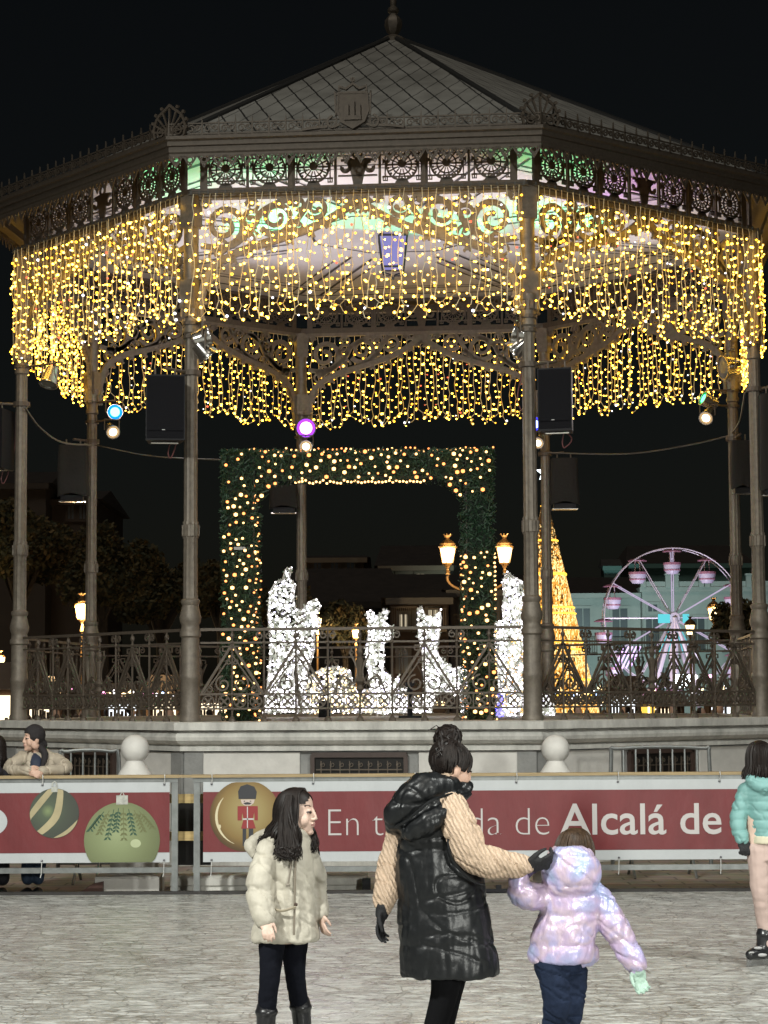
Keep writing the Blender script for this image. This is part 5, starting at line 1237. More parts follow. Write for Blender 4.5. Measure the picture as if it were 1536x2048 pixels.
def face_paint(M, extra=None):
    Mi = M.inverted()
    def f(c):
        if extra:
            q = extra(c)
            if q is not None: return q
        p = Mi @ c
        if p.y < -.055:
            for s in (-1, 1):
                if ((p.x - s * .032) / .013) ** 2 + ((p.z - .008) / .0075) ** 2 < 1: return 1
                if abs(p.x - s * .034) < .021 and abs(p.z - (.041 - 9 * (p.x - s * .036) ** 2)) < .0028: return 2
            if (p.x / .022) ** 2 + ((p.z + .056) / .009) ** 2 < 1 and p.y < -.07: return 3
        return 0
    return f
def hand(mb, wrist, d, t, size=1.0, curl=.4, spread=1.0):
    d = Vector(d).normalized(); t = (Vector(t) - d * d.dot(Vector(t))).normalized(); n = d.cross(t); k = size; w_ = Vector(wrist)
    R = Matrix((t, n, d)).transposed()
    mb.ell(w_ + d * .045 * k, (.040 * k, .015 * k, .052 * k), R=R, n=14, m=10); mb.ell(w_ + d * .01 * k, (.026 * k, .019 * k, .03 * k), R=R)
    for i, (o, L) in enumerate(((.030, .068), (.010, .077), (-.010, .072), (-.029, .055))):
        c = curl * (1 + .15 * i); b = w_ + d * .085 * k + t * o * k; q = [b]; a = 0
        for s_, f in ((.42, .6), (.32, 1.0), (.26, .8)):
            a += c * f; q.append(q[-1] + (d * cos(a) - n * sin(a) + t * o * 1.5 * spread * (1 if s_ > .4 else .3)) * L * s_ * k)
        mb.tube(q, [.0092 * k, .0088 * k, .0082 * k, .0066 * k], 8); mb.ell(q[-1], (.0066 * k,) * 3, n=8, m=6); mb.ell(q[0], (.0095 * k,) * 3, n=8, m=6)
    b = w_ + d * .025 * k + t * .028 * k; q = [b, b + (d * .8 + t * .55 - n * .3) * .030 * k, b + (d * 1.05 + t * .45 - n * .5) * .046 * k, b + (d * 1.25 + t * .35 - n * .6) * .056 * k]
    mb.tube(q, [.013 * k, .011 * k, .0095 * k, .007 * k], 8); mb.ell(q[-1], (.007 * k,) * 3, n=8, m=6)
def hair_long(M, L, n, seed, th0=62, flare=.02, wav=.012, r0=.0115, front=.0, top=.124, cap=True, lenvar=.25, side=None):
    """locks that fall from a parting round the back of the head; th measured from the face"""
    m = MB(); r = random.Random(seed); mats = [M @ Vector(v) for v in ()]
    down = (M.to_3x3().inverted() @ Vector((0, 0, -1))).normalized()
    if cap:
        t = MB(); t.ell((0, .016, .036), (.083, .101, .094), n=28, m=20)
        keep = []
        for f in t.f:
            c = sum((Vector(t.v[i]) for i in f), Vector()) / len(f)
            if c.y < -.024 and c.z < .100 - abs(c.x) * .75: continue
            if c.z < -.035: continue
            if c.y < -.01 and c.z < .0: continue
            keep.append(f)
        m.add([M @ Vector(v) for v in t.v], keep)
    for i in range(n):
        th = rad(r.uniform(th0, 360 - th0)); sx, sy = sin(th), -cos(th); R = r.uniform(.90, 1.04); ll = L * r.uniform(1 - lenvar, 1.0)
        rx, ry = .088 * R, .106 * R; ph = r.uniform(0, 6.28); fl = flare * r.uniform(.2, 1.3)
        P = [Vector((sx * .012, sy * .02 - .02, top)), Vector((sx * rx * .68, sy * ry * .68 + .01, top - .024)), Vector((sx * rx, sy * ry + .014, .035)), Vector((sx * rx * 1.03, sy * ry + .016, -.045))]
        b = P[-1]; steps = max(2, int(ll / .05))
        for k in range(1, steps + 1):
            f = k / steps
            P.append(b + down * ll * f + Vector((sx * fl * f + wav * sin(ph + f * ll * 32), sy * fl * f + wav * cos(ph * 1.3 + f * ll * 28), 0)))
        q = spline([tuple(p) for p in P], 3); N = len(q)
        m.tube([M @ Vector(p) for p in q], [r0 * M.median_scale * (1.0 if j < N * .6 else 1.0 - .8 * (j / N - .6) / .4) for j in range(N)], 5)
    return m
def skate(parent, ankle, toe, origin, top, mats, wd=.046):
    """boot from the cuff at top through the ankle to the toe, standing on a blade"""
    m = MB(); f = (Vector(toe) - Vector(ankle)); f.z = 0; L = f.length; f.normalize(); a = Vector(ankle); zs = .045
    heel = Vector((a.x, a.y, zs + .045)) - f * .05; tp = Vector((toe[0], toe[1], zs + .035))
    limb(m, [Vector(top), a + Vector((0, 0, .02)), Vector((a.x, a.y, zs + .06))], [wd * 1.12, wd, wd * 1.08]); limb(m, [heel, Vector((a.x, a.y, zs + .045)) + f * .04, tp], [wd * .92, wd * .98, wd * .72]); m.ell(Vector(top) + Vector((0, 0, -.02)), (wd * 1.28, wd * 1.28, .03))
    b = solid(m, 'skate_boot', mats[0], parent, origin, .007, 2)
    m = MB(); rz = atan2(f.y, f.x); c = (heel + tp) / 2 - Vector(origin); m.box((c.x, c.y, .028 - origin[2]), (L + .12, .006, .05), rz=rz)
    for s in (-1, 1): m.box((c.x + f.x * s * .07, c.y + f.y * s * .07, .045 - origin[2]), (.05, .03, .03), rz=rz)
    m.build('blade', mats[1], b); return b
def quilt(h, amp, wr=.004, wf=9, z0=0.0):
    def f(co, n):
        s = abs(sin(pi * (co.z - z0 + .012 * noise.noise(co * 5)) / h)); return amp * (s ** .45 - .6) + wr * noise.noise(co * wf) + wr * .5 * noise.noise(co * wf * 2.7) + wr * .8 * (abs(noise.noise(Vector((co.x * 26, co.y * 26, co.z * 7)))) - .3)
    return f
def folds(wr=.005, wf=8, aniso=(1, 1, 1)):
    A = Vector(aniso)
    return lambda co, n: wr * (abs(noise.noise(Vector((co.x * A.x, co.y * A.y, co.z * A.z)) * wf)) * 1.6 - .4) + wr * .4 * noise.noise(co * wf * 2.6)
def crease(co, f, amp, w_, fx=(0, 0, 0)):
    n = noise.noise(Vector((co.x * f[0] + fx[0] * co.z, co.y * f[1], co.z * f[2] + fx[2] * co.x)))
    return -amp * math.exp(-(n / w_) ** 2)
PER = 'person'; BOOTM = mat('black_skate_boot', (.014, .014, .016), .35, coat=.3); BLADE = mat('skate_blade', (.5, .5, .5), .25, .9); GLOVE = mat('black_glove', (.012, .012, .014), .75, bump=.3, bscale=120)

# ---------------------------------------------------------------- girl in the cream coat
Y0 = 10.6
def P(px, py, dy=0.0): return at(px, py, Y0 + dy)
org = Vector((P(572, 1900).x, Y0, 0)); g1 = thing('person', 'girl with long dark hair in cream hooded coat looking right on the ice', PER, org, group='skaters and onlookers')
K = Y0 / FPX; yw = rad(42)
Mh = headM(P(595, 1625, 0), 72, 3, .97)
mb = MB(); head(mb, Mh)
limb(mb, [P(588, 1640, .02), P(580, 1672, .02)], [.046, .05]); loft(mb, [(*P(576, py, 0), a, b, yw) for py, a, b in ((1672, .07, .06), (1692, .10, .07), (1740, .11, .08), (1800, .10, .08), (1850, .11, .08), (1885, .10, .07))])
jr = [P(546, 1712, -.06), P(521, 1775, -.13), P(530, 1838, -.21)]; jl = [P(608, 1710, .08), P(634, 1775, .10), P(641, 1828, .0)]
for j in (jr, jl): limb(mb, j, [.036, .034, .027])
hand(mb, jr[2], P(536, 1868, -.27) - jr[2], (1, -.2, 0), .80, .35); hand(mb, jl[2], P(646, 1856, -.03) - jl[2], (.5, -1, 0), .80, .35)
lr = [P(544, 1875, -.05), P(540, 1948, -.07), P(533, 2030, -.05), P(532, 2095, -.05)]; ll_ = [P(590, 1875, .06), P(590, 1948, .05), P(601, 2022, .10), P(604, 2090, .1)]
for j in (lr, ll_): limb(mb, j, [.062, .048, .036, .034])
solid(mb, 'body', [SKIN_P, EYE, BROW, LIP], g1, org, .0048, 1, paint=face_paint(Mh))
CREAM = mat('cream_cloth', (.50, .465, .385), .62, var=.10, vscale=9, bump=.15, bscale=70)
mb = MB(); loft(mb, [(*P(c, py, 0), hw * K, dp, yw * .0) for py, c, hw, dp in ((1668, 580, 30, .075), (1686, 575, 46, .11), (1715, 572, 53, .135), (1765, 573, 56, .14), (1800, 574, 57, .14), (1840, 573, 64, .155), (1872, 571, 69, .165), (1880, 571, 68, .16))])
limb(mb, [P(540, 1700, -.07), P(520, 1770, -.13), P(527, 1826, -.19), P(530, 1840, -.205)], [.066, .070, .058, .052]); limb(mb, [P(612, 1702, .09), P(633, 1775, .10), P(641, 1826, .0)], [.062, .056, .044])
limb(mb, [P(560, 1668, .09), P(522, 1682, .06), P(508, 1694, .03), P(514, 1708, 0)], [.05, .055, .05, .035]); limb(mb, [P(598, 1668, -.04), P(618, 1682, .02), P(606, 1672, .09)], [.035, .03, .035])
solid(mb, 'coat', CREAM, g1, org, .0075, 3, disp=lambda co, n: quilt(.175, .007, .007, 9, .02)(co, n) + .008 * (abs(noise.noise(Vector((co.x * 11 + co.z * 5, co.y * 11, co.z * 12)))) - .22) + crease(co, (6, 6, 9), .007, .06, (3, 0, 4)) + crease(co, (9, 9, 5), .005, .05, (4, 0, -4)))
m = MB(); m.tube([Vector(p) - org for p in spline([tuple(P(592, 1700, -.14)), tuple(P(590, 1760, -.155)), tuple(P(588, 1870, -.175))], 5)], .006, 5); m.build('zip', mat('zip_dark', (.20, .17, .13), .5), g1)
m = MB(); m.ico(P(592, 1809, -.172) - org, .010); m.build('coat_button', BROW, g1)
m = MB(); q = spline([tuple(P(584, 1715, -.15)), tuple(P(580, 1745, -.16)), tuple(P(576, 1768, -.17))], 4); m.tube([Vector(a) - org for a in q], .005, 4); m.ico(P(576, 1770, -.17) - org, .011); m.build('drawstring', mat('cord_grey', (.25, .22, .18), .6), g1)
m = MB(); m.tube([p - org for p in [Vector(a) for a in spline([tuple(P(548, 1818, -.17)), tuple(P(565, 1822, -.18)), tuple(P(592, 1814, -.185))], 4)]], .007, 5); m.build('pocket_seam', mat('seam_shade', (.30, .26, .19), .7), g1)
LEG = mat('dark_leggings', (.008, .009, .014), .9, spec=.1, bump=.15, bscale=40)
mb = MB()
limb(mb, lr, [.071, .053, .046, .04]); limb(mb, ll_, [.071, .053, .046, .04]); solid(mb, 'leggings', LEG, g1, org, .007, 2, disp=folds(.003, 14))
skate(g1, P(531, 2085, -.05), P(548, 2112, -.16), org, P(533, 2016, -.05), (BOOTM, BLADE)); skate(g1, P(606, 2080, .10), P(630, 2105, .02), org, P(601, 2006, .10), (BOOTM, BLADE))
hm = hair_long(Mh, .20, 460, 21, 63, .07, .022, r0=.0058); 
Mw = Mh
for k in range(110):   # lock blown out to the left and over the far shoulder
    r = random.Random(k)
    if k < 62: q = [P(575, 1610, .02), P(555, 1640, .0), P(538 + r.uniform(-6, 8), 1668, -.05), P(524 + r.uniform(-8, 10), 1682 + r.uniform(-8, 8), -.06), P(535 + r.uniform(-14, 10), 1700 + r.uniform(-14, 8), -.08)]
    else: q = [P(604, 1640, .06), P(618, 1652, .04), P(629 + r.uniform(-4, 4), 1672, .0), P(630 + r.uniform(-5, 5), 1688, -.02), P(628 + r.uniform(-8, 6), 1704 + r.uniform(-8, 4), -.03)]
    s_ = spline([tuple(p + Vector((r.uniform(-.01, .01), r.uniform(-.02, .02), 0))) for p in q], 4); hm.tube(s_, [.0055 * (1 - .85 * i / len(s_)) for i in range(len(s_))], 5)
for k in range(230):   # front mass over the near shoulder
    r = random.Random(100 + k); x = r.uniform(-26, 16)
    q = [P(580 + x * .25, 1590, -.07), P(574 + x * .5, 1625, -.105), P(578 + x * .8, 1660, -.13), P(581 + x + r.uniform(-4, 4), 1692, -.16), P(581 + x * 1.05 + r.uniform(-7, 7), 1704 + r.uniform(-8, 6), -.165), P(584 + x * .7 + r.uniform(-8, 8), 1719 + r.uniform(-22, 4), -.17)]
    s_ = spline([tuple(p + Vector((0, r.uniform(-.02, .015), 0))) for p in q], 4); hm.tube(s_, [.0058 * (1 - .85 * (i / len(s_)) ** 3) for i in range(len(s_))], 5)
hm.build('hair', HAIR, g1, origin=org, smooth=60)

# ---------------------------------------------------------------- woman in the black vest
Y0 = 9.8; K = Y0 / FPX
org = Vector((P(890, 1900).x, Y0, 0)); g2 = thing('person', 'woman with hair bun in glossy black sleeveless coat, seen from behind, holding child', PER, org, group='skaters and onlookers')
yw = rad(135); Mh = headM(P(905, 1538, .0), 116, 16, .97)
mb = MB(); head(mb, Mh); limb(mb, [P(895, 1545, .03), P(885, 1585, .0)], [.055, .06])
loft(mb, [(*P(c, py, 0), a, b, yw) for py, c, a, b in ((1590, 885, .10, .08), (1620, 880, .14, .09), (1700, 882, .13, .09), (1780, 887, .12, .09), (1850, 892, .13, .10), (1930, 895, .12, .10))])
jr = [P(905, 1618, -.12), P(950, 1718, -.16), P(1050, 1733, -.09)]; jl = [P(815, 1625, .10), P(780, 1735, .05), P(766, 1815, -.03)]
for j in (jr, jl): limb(mb, j, [.05, .042, .03])
la = [P(893, 1930, -.05), P(889, 1985, -.04), P(866, 2070, -.02), P(850, 2160, .0)]; lb = [P(905, 1930, .06), P(897, 1985, .05), P(882, 2070, .06), P(868, 2158, .08)]
for j in (la, lb): limb(mb, j, [.06, .05, .042, .038])
solid(mb, 'body', [SKIN, EYE, BROW, LIP], g2, org, .0065, 2, paint=face_paint(Mh))
def knit():
    m = mat('beige_knit', (.56, .41, .29), .85); t = m.node_tree; p = t.nodes['Principled BSDF']; tc = t.nodes.new('ShaderNodeTexCoord'); mp = t.nodes.new('ShaderNodeMapping'); mp.inputs['Rotation'].default_value = (0, rad(27), 0)
    t.links.new(tc.outputs['Object'], mp.inputs[0]); wv = t.nodes.new('ShaderNodeTexWave'); wv.inputs['Scale'].default_value = 17; wv.inputs['Distortion'].default_value = 3.0; wv.inputs['Detail'].default_value = 2; wv.inputs['Detail Scale'].default_value = 3; t.links.new(mp.outputs[0], wv.inputs['Vector'])
    b = t.nodes.new('ShaderNodeBump'); b.inputs['Strength'].default_value = .7; b.inputs['Distance'].default_value = .009; t.links.new(wv.outputs['Fac'], b.inputs['Height']); t.links.new(b.outputs[0], p.inputs['Normal'])
    r = t.nodes.new('ShaderNodeValToRGB'); r.color_ramp.elements[0].color = (.49, .36, .25, 1); r.color_ramp.elements[1].color = (.60, .45, .33, 1); r.color_ramp.elements[0].position = .1; r.color_ramp.elements[1].position = .5; t.links.new(wv.outputs['Fac'], r.inputs[0]); t.links.new(r.outputs[0], p.inputs['Base Color']); return m
KNIT = knit()
mb = MB(); limb(mb, [P(903, 1618, -.12), P(925, 1668, -.16), P(950, 1714, -.17), P(1000, 1727, -.14), P(1040, 1731, -.10), P(1050, 1732, -.09)], [.082, .085, .080, .068, .056, .045]); limb(mb, [P(818, 1628, .10), P(785, 1730, .05), P(771, 1795, -.02), P(767, 1816, -.03)], [.075, .070, .062, .042])
loft(mb, [(*P(c, py, 0), a, b, yw) for py, c, a, b in ((1543, 893, .070, .068), (1560, 892, .076, .07), (1580, 890, .085, .08), (1620, 880, .13, .09), (1700, 880, .13, .09))])
solid(mb, 'sweater', KNIT, g2, org, .0075, 3, disp=lambda co, n: folds(.008, 9, (1, 1, .7))(co, n) + crease(co, (8, 8, 12), .012, .06, (5, 0, 5)))
VEST = mat('glossy_black_leather', (.009, .010, .011), .37, spec=.4, coat=.0, bump=.12, bscale=35)
mb = MB()
loft(mb, [(*P(c, py, dy), hw * K, dp, 0) for py, c, hw, dp, dy in ((1562, 902, 33, .075, 0), (1585, 882, 46, .12, .01), (1612, 868, 62, .14, .0), (1650, 870, 70, .15, 0), (1700, 873, 80, .15, 0), (1760, 880, 87, .155, 0), (1850, 890, 93, .17, 0), (1925, 899, 99, .18, 0), (1950, 899, 97, .18, 0))], sq=2.5)
limb(mb, [P(936, 1574, -.02), P(928, 1590, -.06), P(905, 1592, -.10), P(880, 1575, -.08)], [.025, .035, .04, .045])
limb(mb, [P(900, 1572, -.08), P(850, 1582, -.12), P(800, 1625, -.10), P(792, 1650, -.06)], [.05, .085, .075, .055]); limb(mb, [P(870, 1570, .05), P(820, 1600, .02), P(795, 1635, .0)], [.05, .075, .06])
limb(mb, [P(900, 1600, -.15), P(862, 1640, -.17), P(822, 1662, -.14)], [.03, .055, .05])
def vestd(co, n):
    d = quilt(.215, .008, .006, 9, .07)(co, n)
    g_ = co - org
    return d + .009 * (abs(noise.noise(Vector((co.x * 20, co.y * 20, co.z * 2.4)))) - .25) + crease(co, (5, 5, 4), .007, .05, (3, 0, -3)) + crease(co, (2.5, 3, 8), .006, .05)
solid(mb, 'sleeveless_coat', VEST, g2, org, .008, 3, disp=vestd)
m = MB()
for q in ([P(905, 1588, -.155), P(862, 1602, -.215), P(815, 1640, -.19), P(785, 1655, -.12)], [P(915, 1580, -.10), P(900, 1592, -.13), P(940, 1588, -.06)], [P(918, 1612, -.135), P(897, 1660, -.175), P(905, 1720, -.20), P(945, 1760, -.19), P(968, 1768, -.12)]): m.tube([Vector(a) - org for a in spline([tuple(p) for p in q], 5)], .007, 6)
m.ico(P(917, 1582, -.12) - org, .008); m.build('piping', VEST, g2)
mb = MB()
for j in (la, lb): limb(mb, j, [.085, .065, .052, .045])
solid(mb, 'leggings', mat('black_leggings', (.006, .006, .007), .85, spec=.1), g2, org, .008, 2)
mb = MB(); limb(mb, [P(1044, 1733, -.09), P(1056, 1730, -.09)], [.038, .034]); hand(mb, jr[2], P(1082, 1728, -.10) - jr[2], (0, -.7, .75), 1.12, .75); solid(mb, 'glove', GLOVE, g2, org, .005, 2)
mb = MB(); limb(mb, [P(767, 1812, -.03), P(764, 1828, -.03)], [.036, .032]); hand(mb, jl[2], P(760, 1850, -.03) - jl[2], (-.4, -1, 0), 1.05, .4); solid(mb, 'glove', GLOVE, g2, org, .005, 2)
skate(g2, P(850, 2140, .0), P(895, 2170, -.02), org, P(856, 2105, 0), (BOOTM, BLADE)); skate(g2, P(868, 2138, .08), P(912, 2165, .1), org, P(872, 2103, .08), (BOOTM, BLADE))
# hair swept up into a messy bun
m = MB(); t = MB(); t.ell((0, .016, .038), (.083, .101, .094), n=28, m=20)
keep = [f for f in t.f if not ((lambda c: (c.y < -.045 and c.z < .07 - abs(c.x) * .3) or c.z < -.045 or (c.y < .035 and c.z < -.005 and abs(c.x) > .03))(sum((Vector(t.v[i]) for i in f), Vector()) / len(f)))]
m.add([Mh @ Vector(v) for v in t.v], keep)
r = random.Random(8)
for i in range(210):
    th = rad(r.uniform(42, 318)); sx, sy = sin(th), -cos(th); z0 = -.05 + .06 * max(0, -sy + .2) + r.uniform(-.01, .04) + (.035 if abs(sx) > .75 else 0)
    pts = []; tw = r.uniform(-.25, .25)
    for k in range(6):
        z = z0 + (.124 - z0) * (k / 5) ** .85; q = sqrt(max(.03, 1 - ((z - .036) / .097) ** 2)) * r.uniform(1.0, 1.04); g_ = th + tw * k / 5; pts.append((sin(g_) * .086 * q, -cos(g_) * .104 * q + .016 + .022 * (k / 5) ** 2, z))
    pts.append((r.uniform(-.014, .014), .04 + r.uniform(-.014, .014), .142))
    m.tube([Mh @ Vector(p) for p in spline(pts, 3)], .0062, 5)
bc = P(896, 1475, .03)
m.ell(bc, (.046, .046, .045), n=14, m=10)
for i in range(110):
    a, b, ph = r.uniform(0, 6.28), r.uniform(-1.2, 1.2), r.uniform(0, 6.28); R = r.uniform(.046, .066); pts = []
    u = Vector((cos(a) * cos(b), sin(a) * cos(b), sin(b))); v = u.orthogonal().normalized(); v.rotate(Matrix.Rotation(ph, 3, u)); w_ = u.cross(v)
    for k in range(9):
        g_ = k / 8 * r.uniform(2.2, 4.2); pts.append(bc + (u * cos(g_) + v * sin(g_)) * R * Vector((1, 1, .9)).x + w_ * .012 * sin(k * 1.3) + Vector((0, 0, -.006)))
    m.tube(pts, [.0075] * 6 + [.006, .005, .003], 5)
for i in range(40):   # curls that slip down the back of the bun
    pts = [P(900 + r.uniform(-22, 20), 1488 + r.uniform(-8, 8), -.05 + r.uniform(-.02, .03))]
    for k in range(5): pts.append(pts[-1] + Vector((r.uniform(-.020, .012), r.uniform(-.012, .008), r.uniform(-.022, -.004))))
    m.tube(pts, [.008, .008, .007, .006, .005, .003], 5)
for i in range(14):   # flyaways
    p = bc + Vector((r.uniform(-.05, .04), -.03, r.uniform(.0, .05))); m.tube([p, p + Vector((r.uniform(-.05, .02), 0, r.uniform(.01, .03))), p + Vector((r.uniform(-.07, .0), 0, r.uniform(-.02, .02)))], .0022, 4)
m.build('hair', HAIR, g2, origin=org, smooth=60)

# ---------------------------------------------------------------- child in the shiny pastel jacket
Y0 = 9.85; K = Y0 / FPX
org = Vector((P(1130, 1900).x, Y0, 0)); g3 = thing('person', 'small child in shiny pastel pink and lilac puffer jacket, seen from behind', PER, org, group='skaters and onlookers')
yw = rad(165); Mh = headM(P(1152, 1708, .0), 140, 6, .93)
mb = MB(); head(mb, Mh); limb(mb, [P(1148, 1735, .02), P(1142, 1770, .02)], [.045, .05]); loft(mb, [(*P(c, py, 0), a, b, yw) for py, c, a, b in ((1772, 1143, .09, .06), (1795, 1140, .12, .08), (1850, 1132, .115, .085), (1915, 1125, .10, .08), (1935, 1125, .07, .06))])
jr = [P(1190, 1795, 0), P(1236, 1866, -.03), P(1274, 1932, -.05)]; jl = [P(1100, 1792, -.02), P(1048, 1788, -.07), P(1040, 1754, -.10)]
for j in (jr, jl): limb(mb, j, [.04, .034, .026])
la = [P(1102, 1925, -.05), P(1114, 2000, -.06), P(1106, 2075, .0), P(1100, 2165, .06)]; lb = [P(1142, 1930, .03), P(1142, 2000, .0), P(1130, 2080, .06), P(1126, 2160, .12)]
for j in (la, lb): limb(mb, j, [.055, .048, .038, .034])
solid(mb, 'body', [SKIN_P, EYE, BROW, LIP], g3, org, .006, 2, paint=face_paint(Mh))
def irid():
    m = mat('iridescent_fabric', (.6, .5, .7), .38, .18, coat=.12); t = m.node_tree; p = t.nodes['Principled BSDF']; tc = t.nodes.new('ShaderNodeTexCoord'); n = t.nodes.new('ShaderNodeTexNoise'); n.inputs['Scale'].default_value = 4.6; n.inputs['Detail'].default_value = 3.5; n.inputs['Distortion'].default_value = .2; t.links.new(tc.outputs['Object'], n.inputs['Vector'])
    r = t.nodes.new('ShaderNodeValToRGB'); cs = ((.28, (.33, .42, .64)), (.41, (.44, .42, .66)), (.48, (.54, .42, .60)), (.53, (.58, .46, .56)), (.58, (.47, .42, .66)), (.70, (.36, .46, .66)))
    while len(r.color_ramp.elements) < len(cs): r.color_ramp.elements.new(.5)
    for e, (q, c) in zip(r.color_ramp.elements, cs): e.position = q; e.color = (*c, 1)
    t.links.new(n.outputs['Fac'], r.inputs[0]); t.links.new(r.outputs[0], p.inputs['Base Color'])
    n2 = t.nodes.new('ShaderNodeTexNoise'); n2.inputs['Scale'].default_value = 16; n2.inputs['Detail'].default_value = 4; mp = t.nodes.new('ShaderNodeMapping'); mp.inputs['Scale'].default_value = (1.4, 1, .7); t.links.new(tc.outputs['Object'], mp.inputs[0]); t.links.new(mp.outputs[0], n2.inputs['Vector'])
    b = t.nodes.new('ShaderNodeBump'); b.inputs['Strength'].default_value = .5; b.inputs['Distance'].default_value = .02; t.links.new(n2.outputs['Fac'], b.inputs['Height']); t.links.new(b.outputs[0], p.inputs['Normal']); return m
IRI = irid()
mb = MB(); loft(mb, [(*P(c, py, 0), hw * K, dp, rad(-8)) for py, c, hw, dp in ((1765, 1146, 44, .10), (1785, 1145, 58, .125), (1820, 1140, 60, .135), (1860, 1130, 63, .14), (1895, 1124, 66, .145), (1915, 1122, 64, .14), (1922, 1122, 60, .13))])
limb(mb, [P(1186, 1790, 0), P(1215, 1832, -.02), P(1238, 1870, -.03), P(1270, 1928, -.05)], [.072, .072, .066, .052]); limb(mb, [P(1100, 1792, -.02), P(1060, 1792, -.06), P(1040, 1778, -.09), P(1038, 1758, -.10)], [.066, .068, .062, .046])
limb(mb, [P(1172, 1905, .0), P(1158, 1922, -.02)], [.06, .035])
loft(mb, [(*P(c, py, -.06), hw * K, dp, 0) for py, c, hw, dp in ((1792, 1143, 30, .06), (1782, 1143, 48, .09), (1760, 1143, 57, .11), (1730, 1142, 56, .11), (1706, 1140, 46, .10), (1692, 1138, 28, .08))])
def childd(co, n):
    return quilt(.135, .011, .006, 9, .03)(co, n) + .006 * (abs(noise.noise(Vector((co.x * 9, co.y * 14, co.z * 20)))) - .2) + crease(co, (3, 5, 8), .007, .045, (3, 0, 4)) + crease(co, (8, 8, 6), .004, .05, (-5, 0, 5))
solid(mb, 'puffer_jacket', IRI, g3, org, .0075, 2, disp=childd)
JEAN = mat('dark_denim', (.014, .022, .046), .85, spec=.15, var=.35, vscale=8, bump=.2, bscale=60)
mb = MB(); loft(mb, [(*P(c, py, 0), hw * K, .11, 0) for py, c, hw in ((1900, 1122, 46), (1925, 1122, 46), (1945, 1124, 42))])
limb(mb, la, [.082, .068, .055, .05]); limb(mb, lb, [.082, .068, .055, .05]); solid(mb, 'jeans', JEAN, g3, org, .007, 2, disp=lambda co, n: folds(.005, 13, (1, 1, 1.6))(co, n) + crease(co, (7, 7, 18), .010, .06, (3, 0, 6)))
MINT = mat('mint_glove', (.36, .50, .42), .8, bump=.3, bscale=90)
mb = MB(); limb(mb, [P(1271, 1928, -.05), P(1276, 1942, -.055)], [.036, .030]); hand(mb, jr[2], P(1280, 1962, -.06) - jr[2], (-1, -.3, -.3), .92, .5); solid(mb, 'glove', MINT, g3, org, .0038, 2)
mb = MB(); limb(mb, [P(1039, 1757, -.10), P(1043, 1749, -.10)], [.034, .030]); hand(mb, jl[2], P(1062, 1738, -.10) - jl[2], (-.5, -.3, .8), .80, .5); solid(mb, 'glove', mat('dark_purple_glove', (.06, .045, .09), .8), g3, org, .005, 2)
skate(g3, P(1099, 2160, .05), P(1120, 2195, .14), org, P(1101, 2120, .04), (BOOTM, BLADE), .04); skate(g3, P(1126, 2155, .12), P(1146, 2190, .22), org, P(1127, 2118, .1), (BOOTM, BLADE), .04)
hair_long(Mh, .05, 320, 5, 48, .004, .006, r0=.0055).build('hair', HAIRB, g3, origin=org, smooth=60)

# ---------------------------------------------------------------- skater in the turquoise jacket, at the right edge
Y0 = 14.5; K = Y0 / FPX
org = Vector((P(1530, 1900).x, Y0, 0)); g4 = thing('person', 'skater in turquoise padded jacket and pale trousers at the right edge, seen from behind', PER, org, group='skaters and onlookers')
Mh = headM(P(1519, 1518, 0), 165, 4, .98); yw = rad(180)
mb = MB(); head(mb, Mh); limb(mb, [P(1522, 1540, 0), P(1525, 1562, 0)], [.05, .055]); loft(mb, [(*P(1530, py, 0), a, b, yw) for py, a, b in ((1560, .10, .07), (1575, .15, .09), (1640, .13, .1), (1690, .13, .1), (1710, .1, .09))])
jl = [P(1494, 1582, 0), P(1476, 1640, -.02), P(1484, 1676, -.06)]; jr = [P(1568, 1582, 0), P(1586, 1640, -.02), P(1580, 1676, -.06)]
for j in (jl, jr): limb(mb, j, [.045, .037, .027])
la = [P(1518, 1700, -.03), P(1522, 1780, -.03), P(1530, 1850, .02), P(1532, 1890, .02)]; lb = [P(1552, 1700, .04), P(1556, 1780, .06), P(1562, 1850, .12), P(1563, 1885, .12)]
for j in (la, lb): limb(mb, j, [.08, .058, .045, .04])
solid(mb, 'body', [SKIN_P, EYE, BROW, LIP], g4, org, .008, 2, paint=face_paint(Mh))
TEAL = mat('turquoise_padding', (.17, .345, .33), .55, var=.1, vscale=8)
mb = MB(); loft(mb, [(*P(c, py, 0), hw * K, dp, 0) for py, c, hw, dp in ((1548, 1526, 24, .085), (1566, 1528, 38, .115), (1600, 1531, 41, .13), (1645, 1533, 36, .13), (1676, 1536, 36, .135))])
for j in (jl, jr): limb(mb, j, [.066, .058, .048])
limb(mb, [P(1505, 1560, -.08), P(1530, 1572, -.12), P(1556, 1560, -.08)], [.05, .06, .05]); solid(mb, 'padded_jacket', TEAL, g4, org, .008, 2, disp=lambda co, n: quilt(.062, .008, .003, 10)(co, n) + crease(co, (9, 9, 16), .007, .06))
mb = MB(); loft(mb, [(*P(1536, py, 0), hw * K, .14, 0) for py, hw in ((1670, 36), (1678, 37), (1686, 37))]); solid(mb, 'shirt_hem', mat('cream_shirt', (.58, .54, .40), .7), g4, org, .008, 1)
PINKT = mat('pale_pink_trousers', (.48, .36, .32), .75, var=.08)
mb = MB(); loft(mb, [(*P(1535, py, 0), 34 * K, .12, 0) for py in (1680, 1700, 1720)]); limb(mb, la, [.085, .068, .056, .05]); limb(mb, lb, [.085, .068, .056, .05]); solid(mb, 'trousers', PINKT, g4, org, .008, 2, disp=folds(.006, 10))
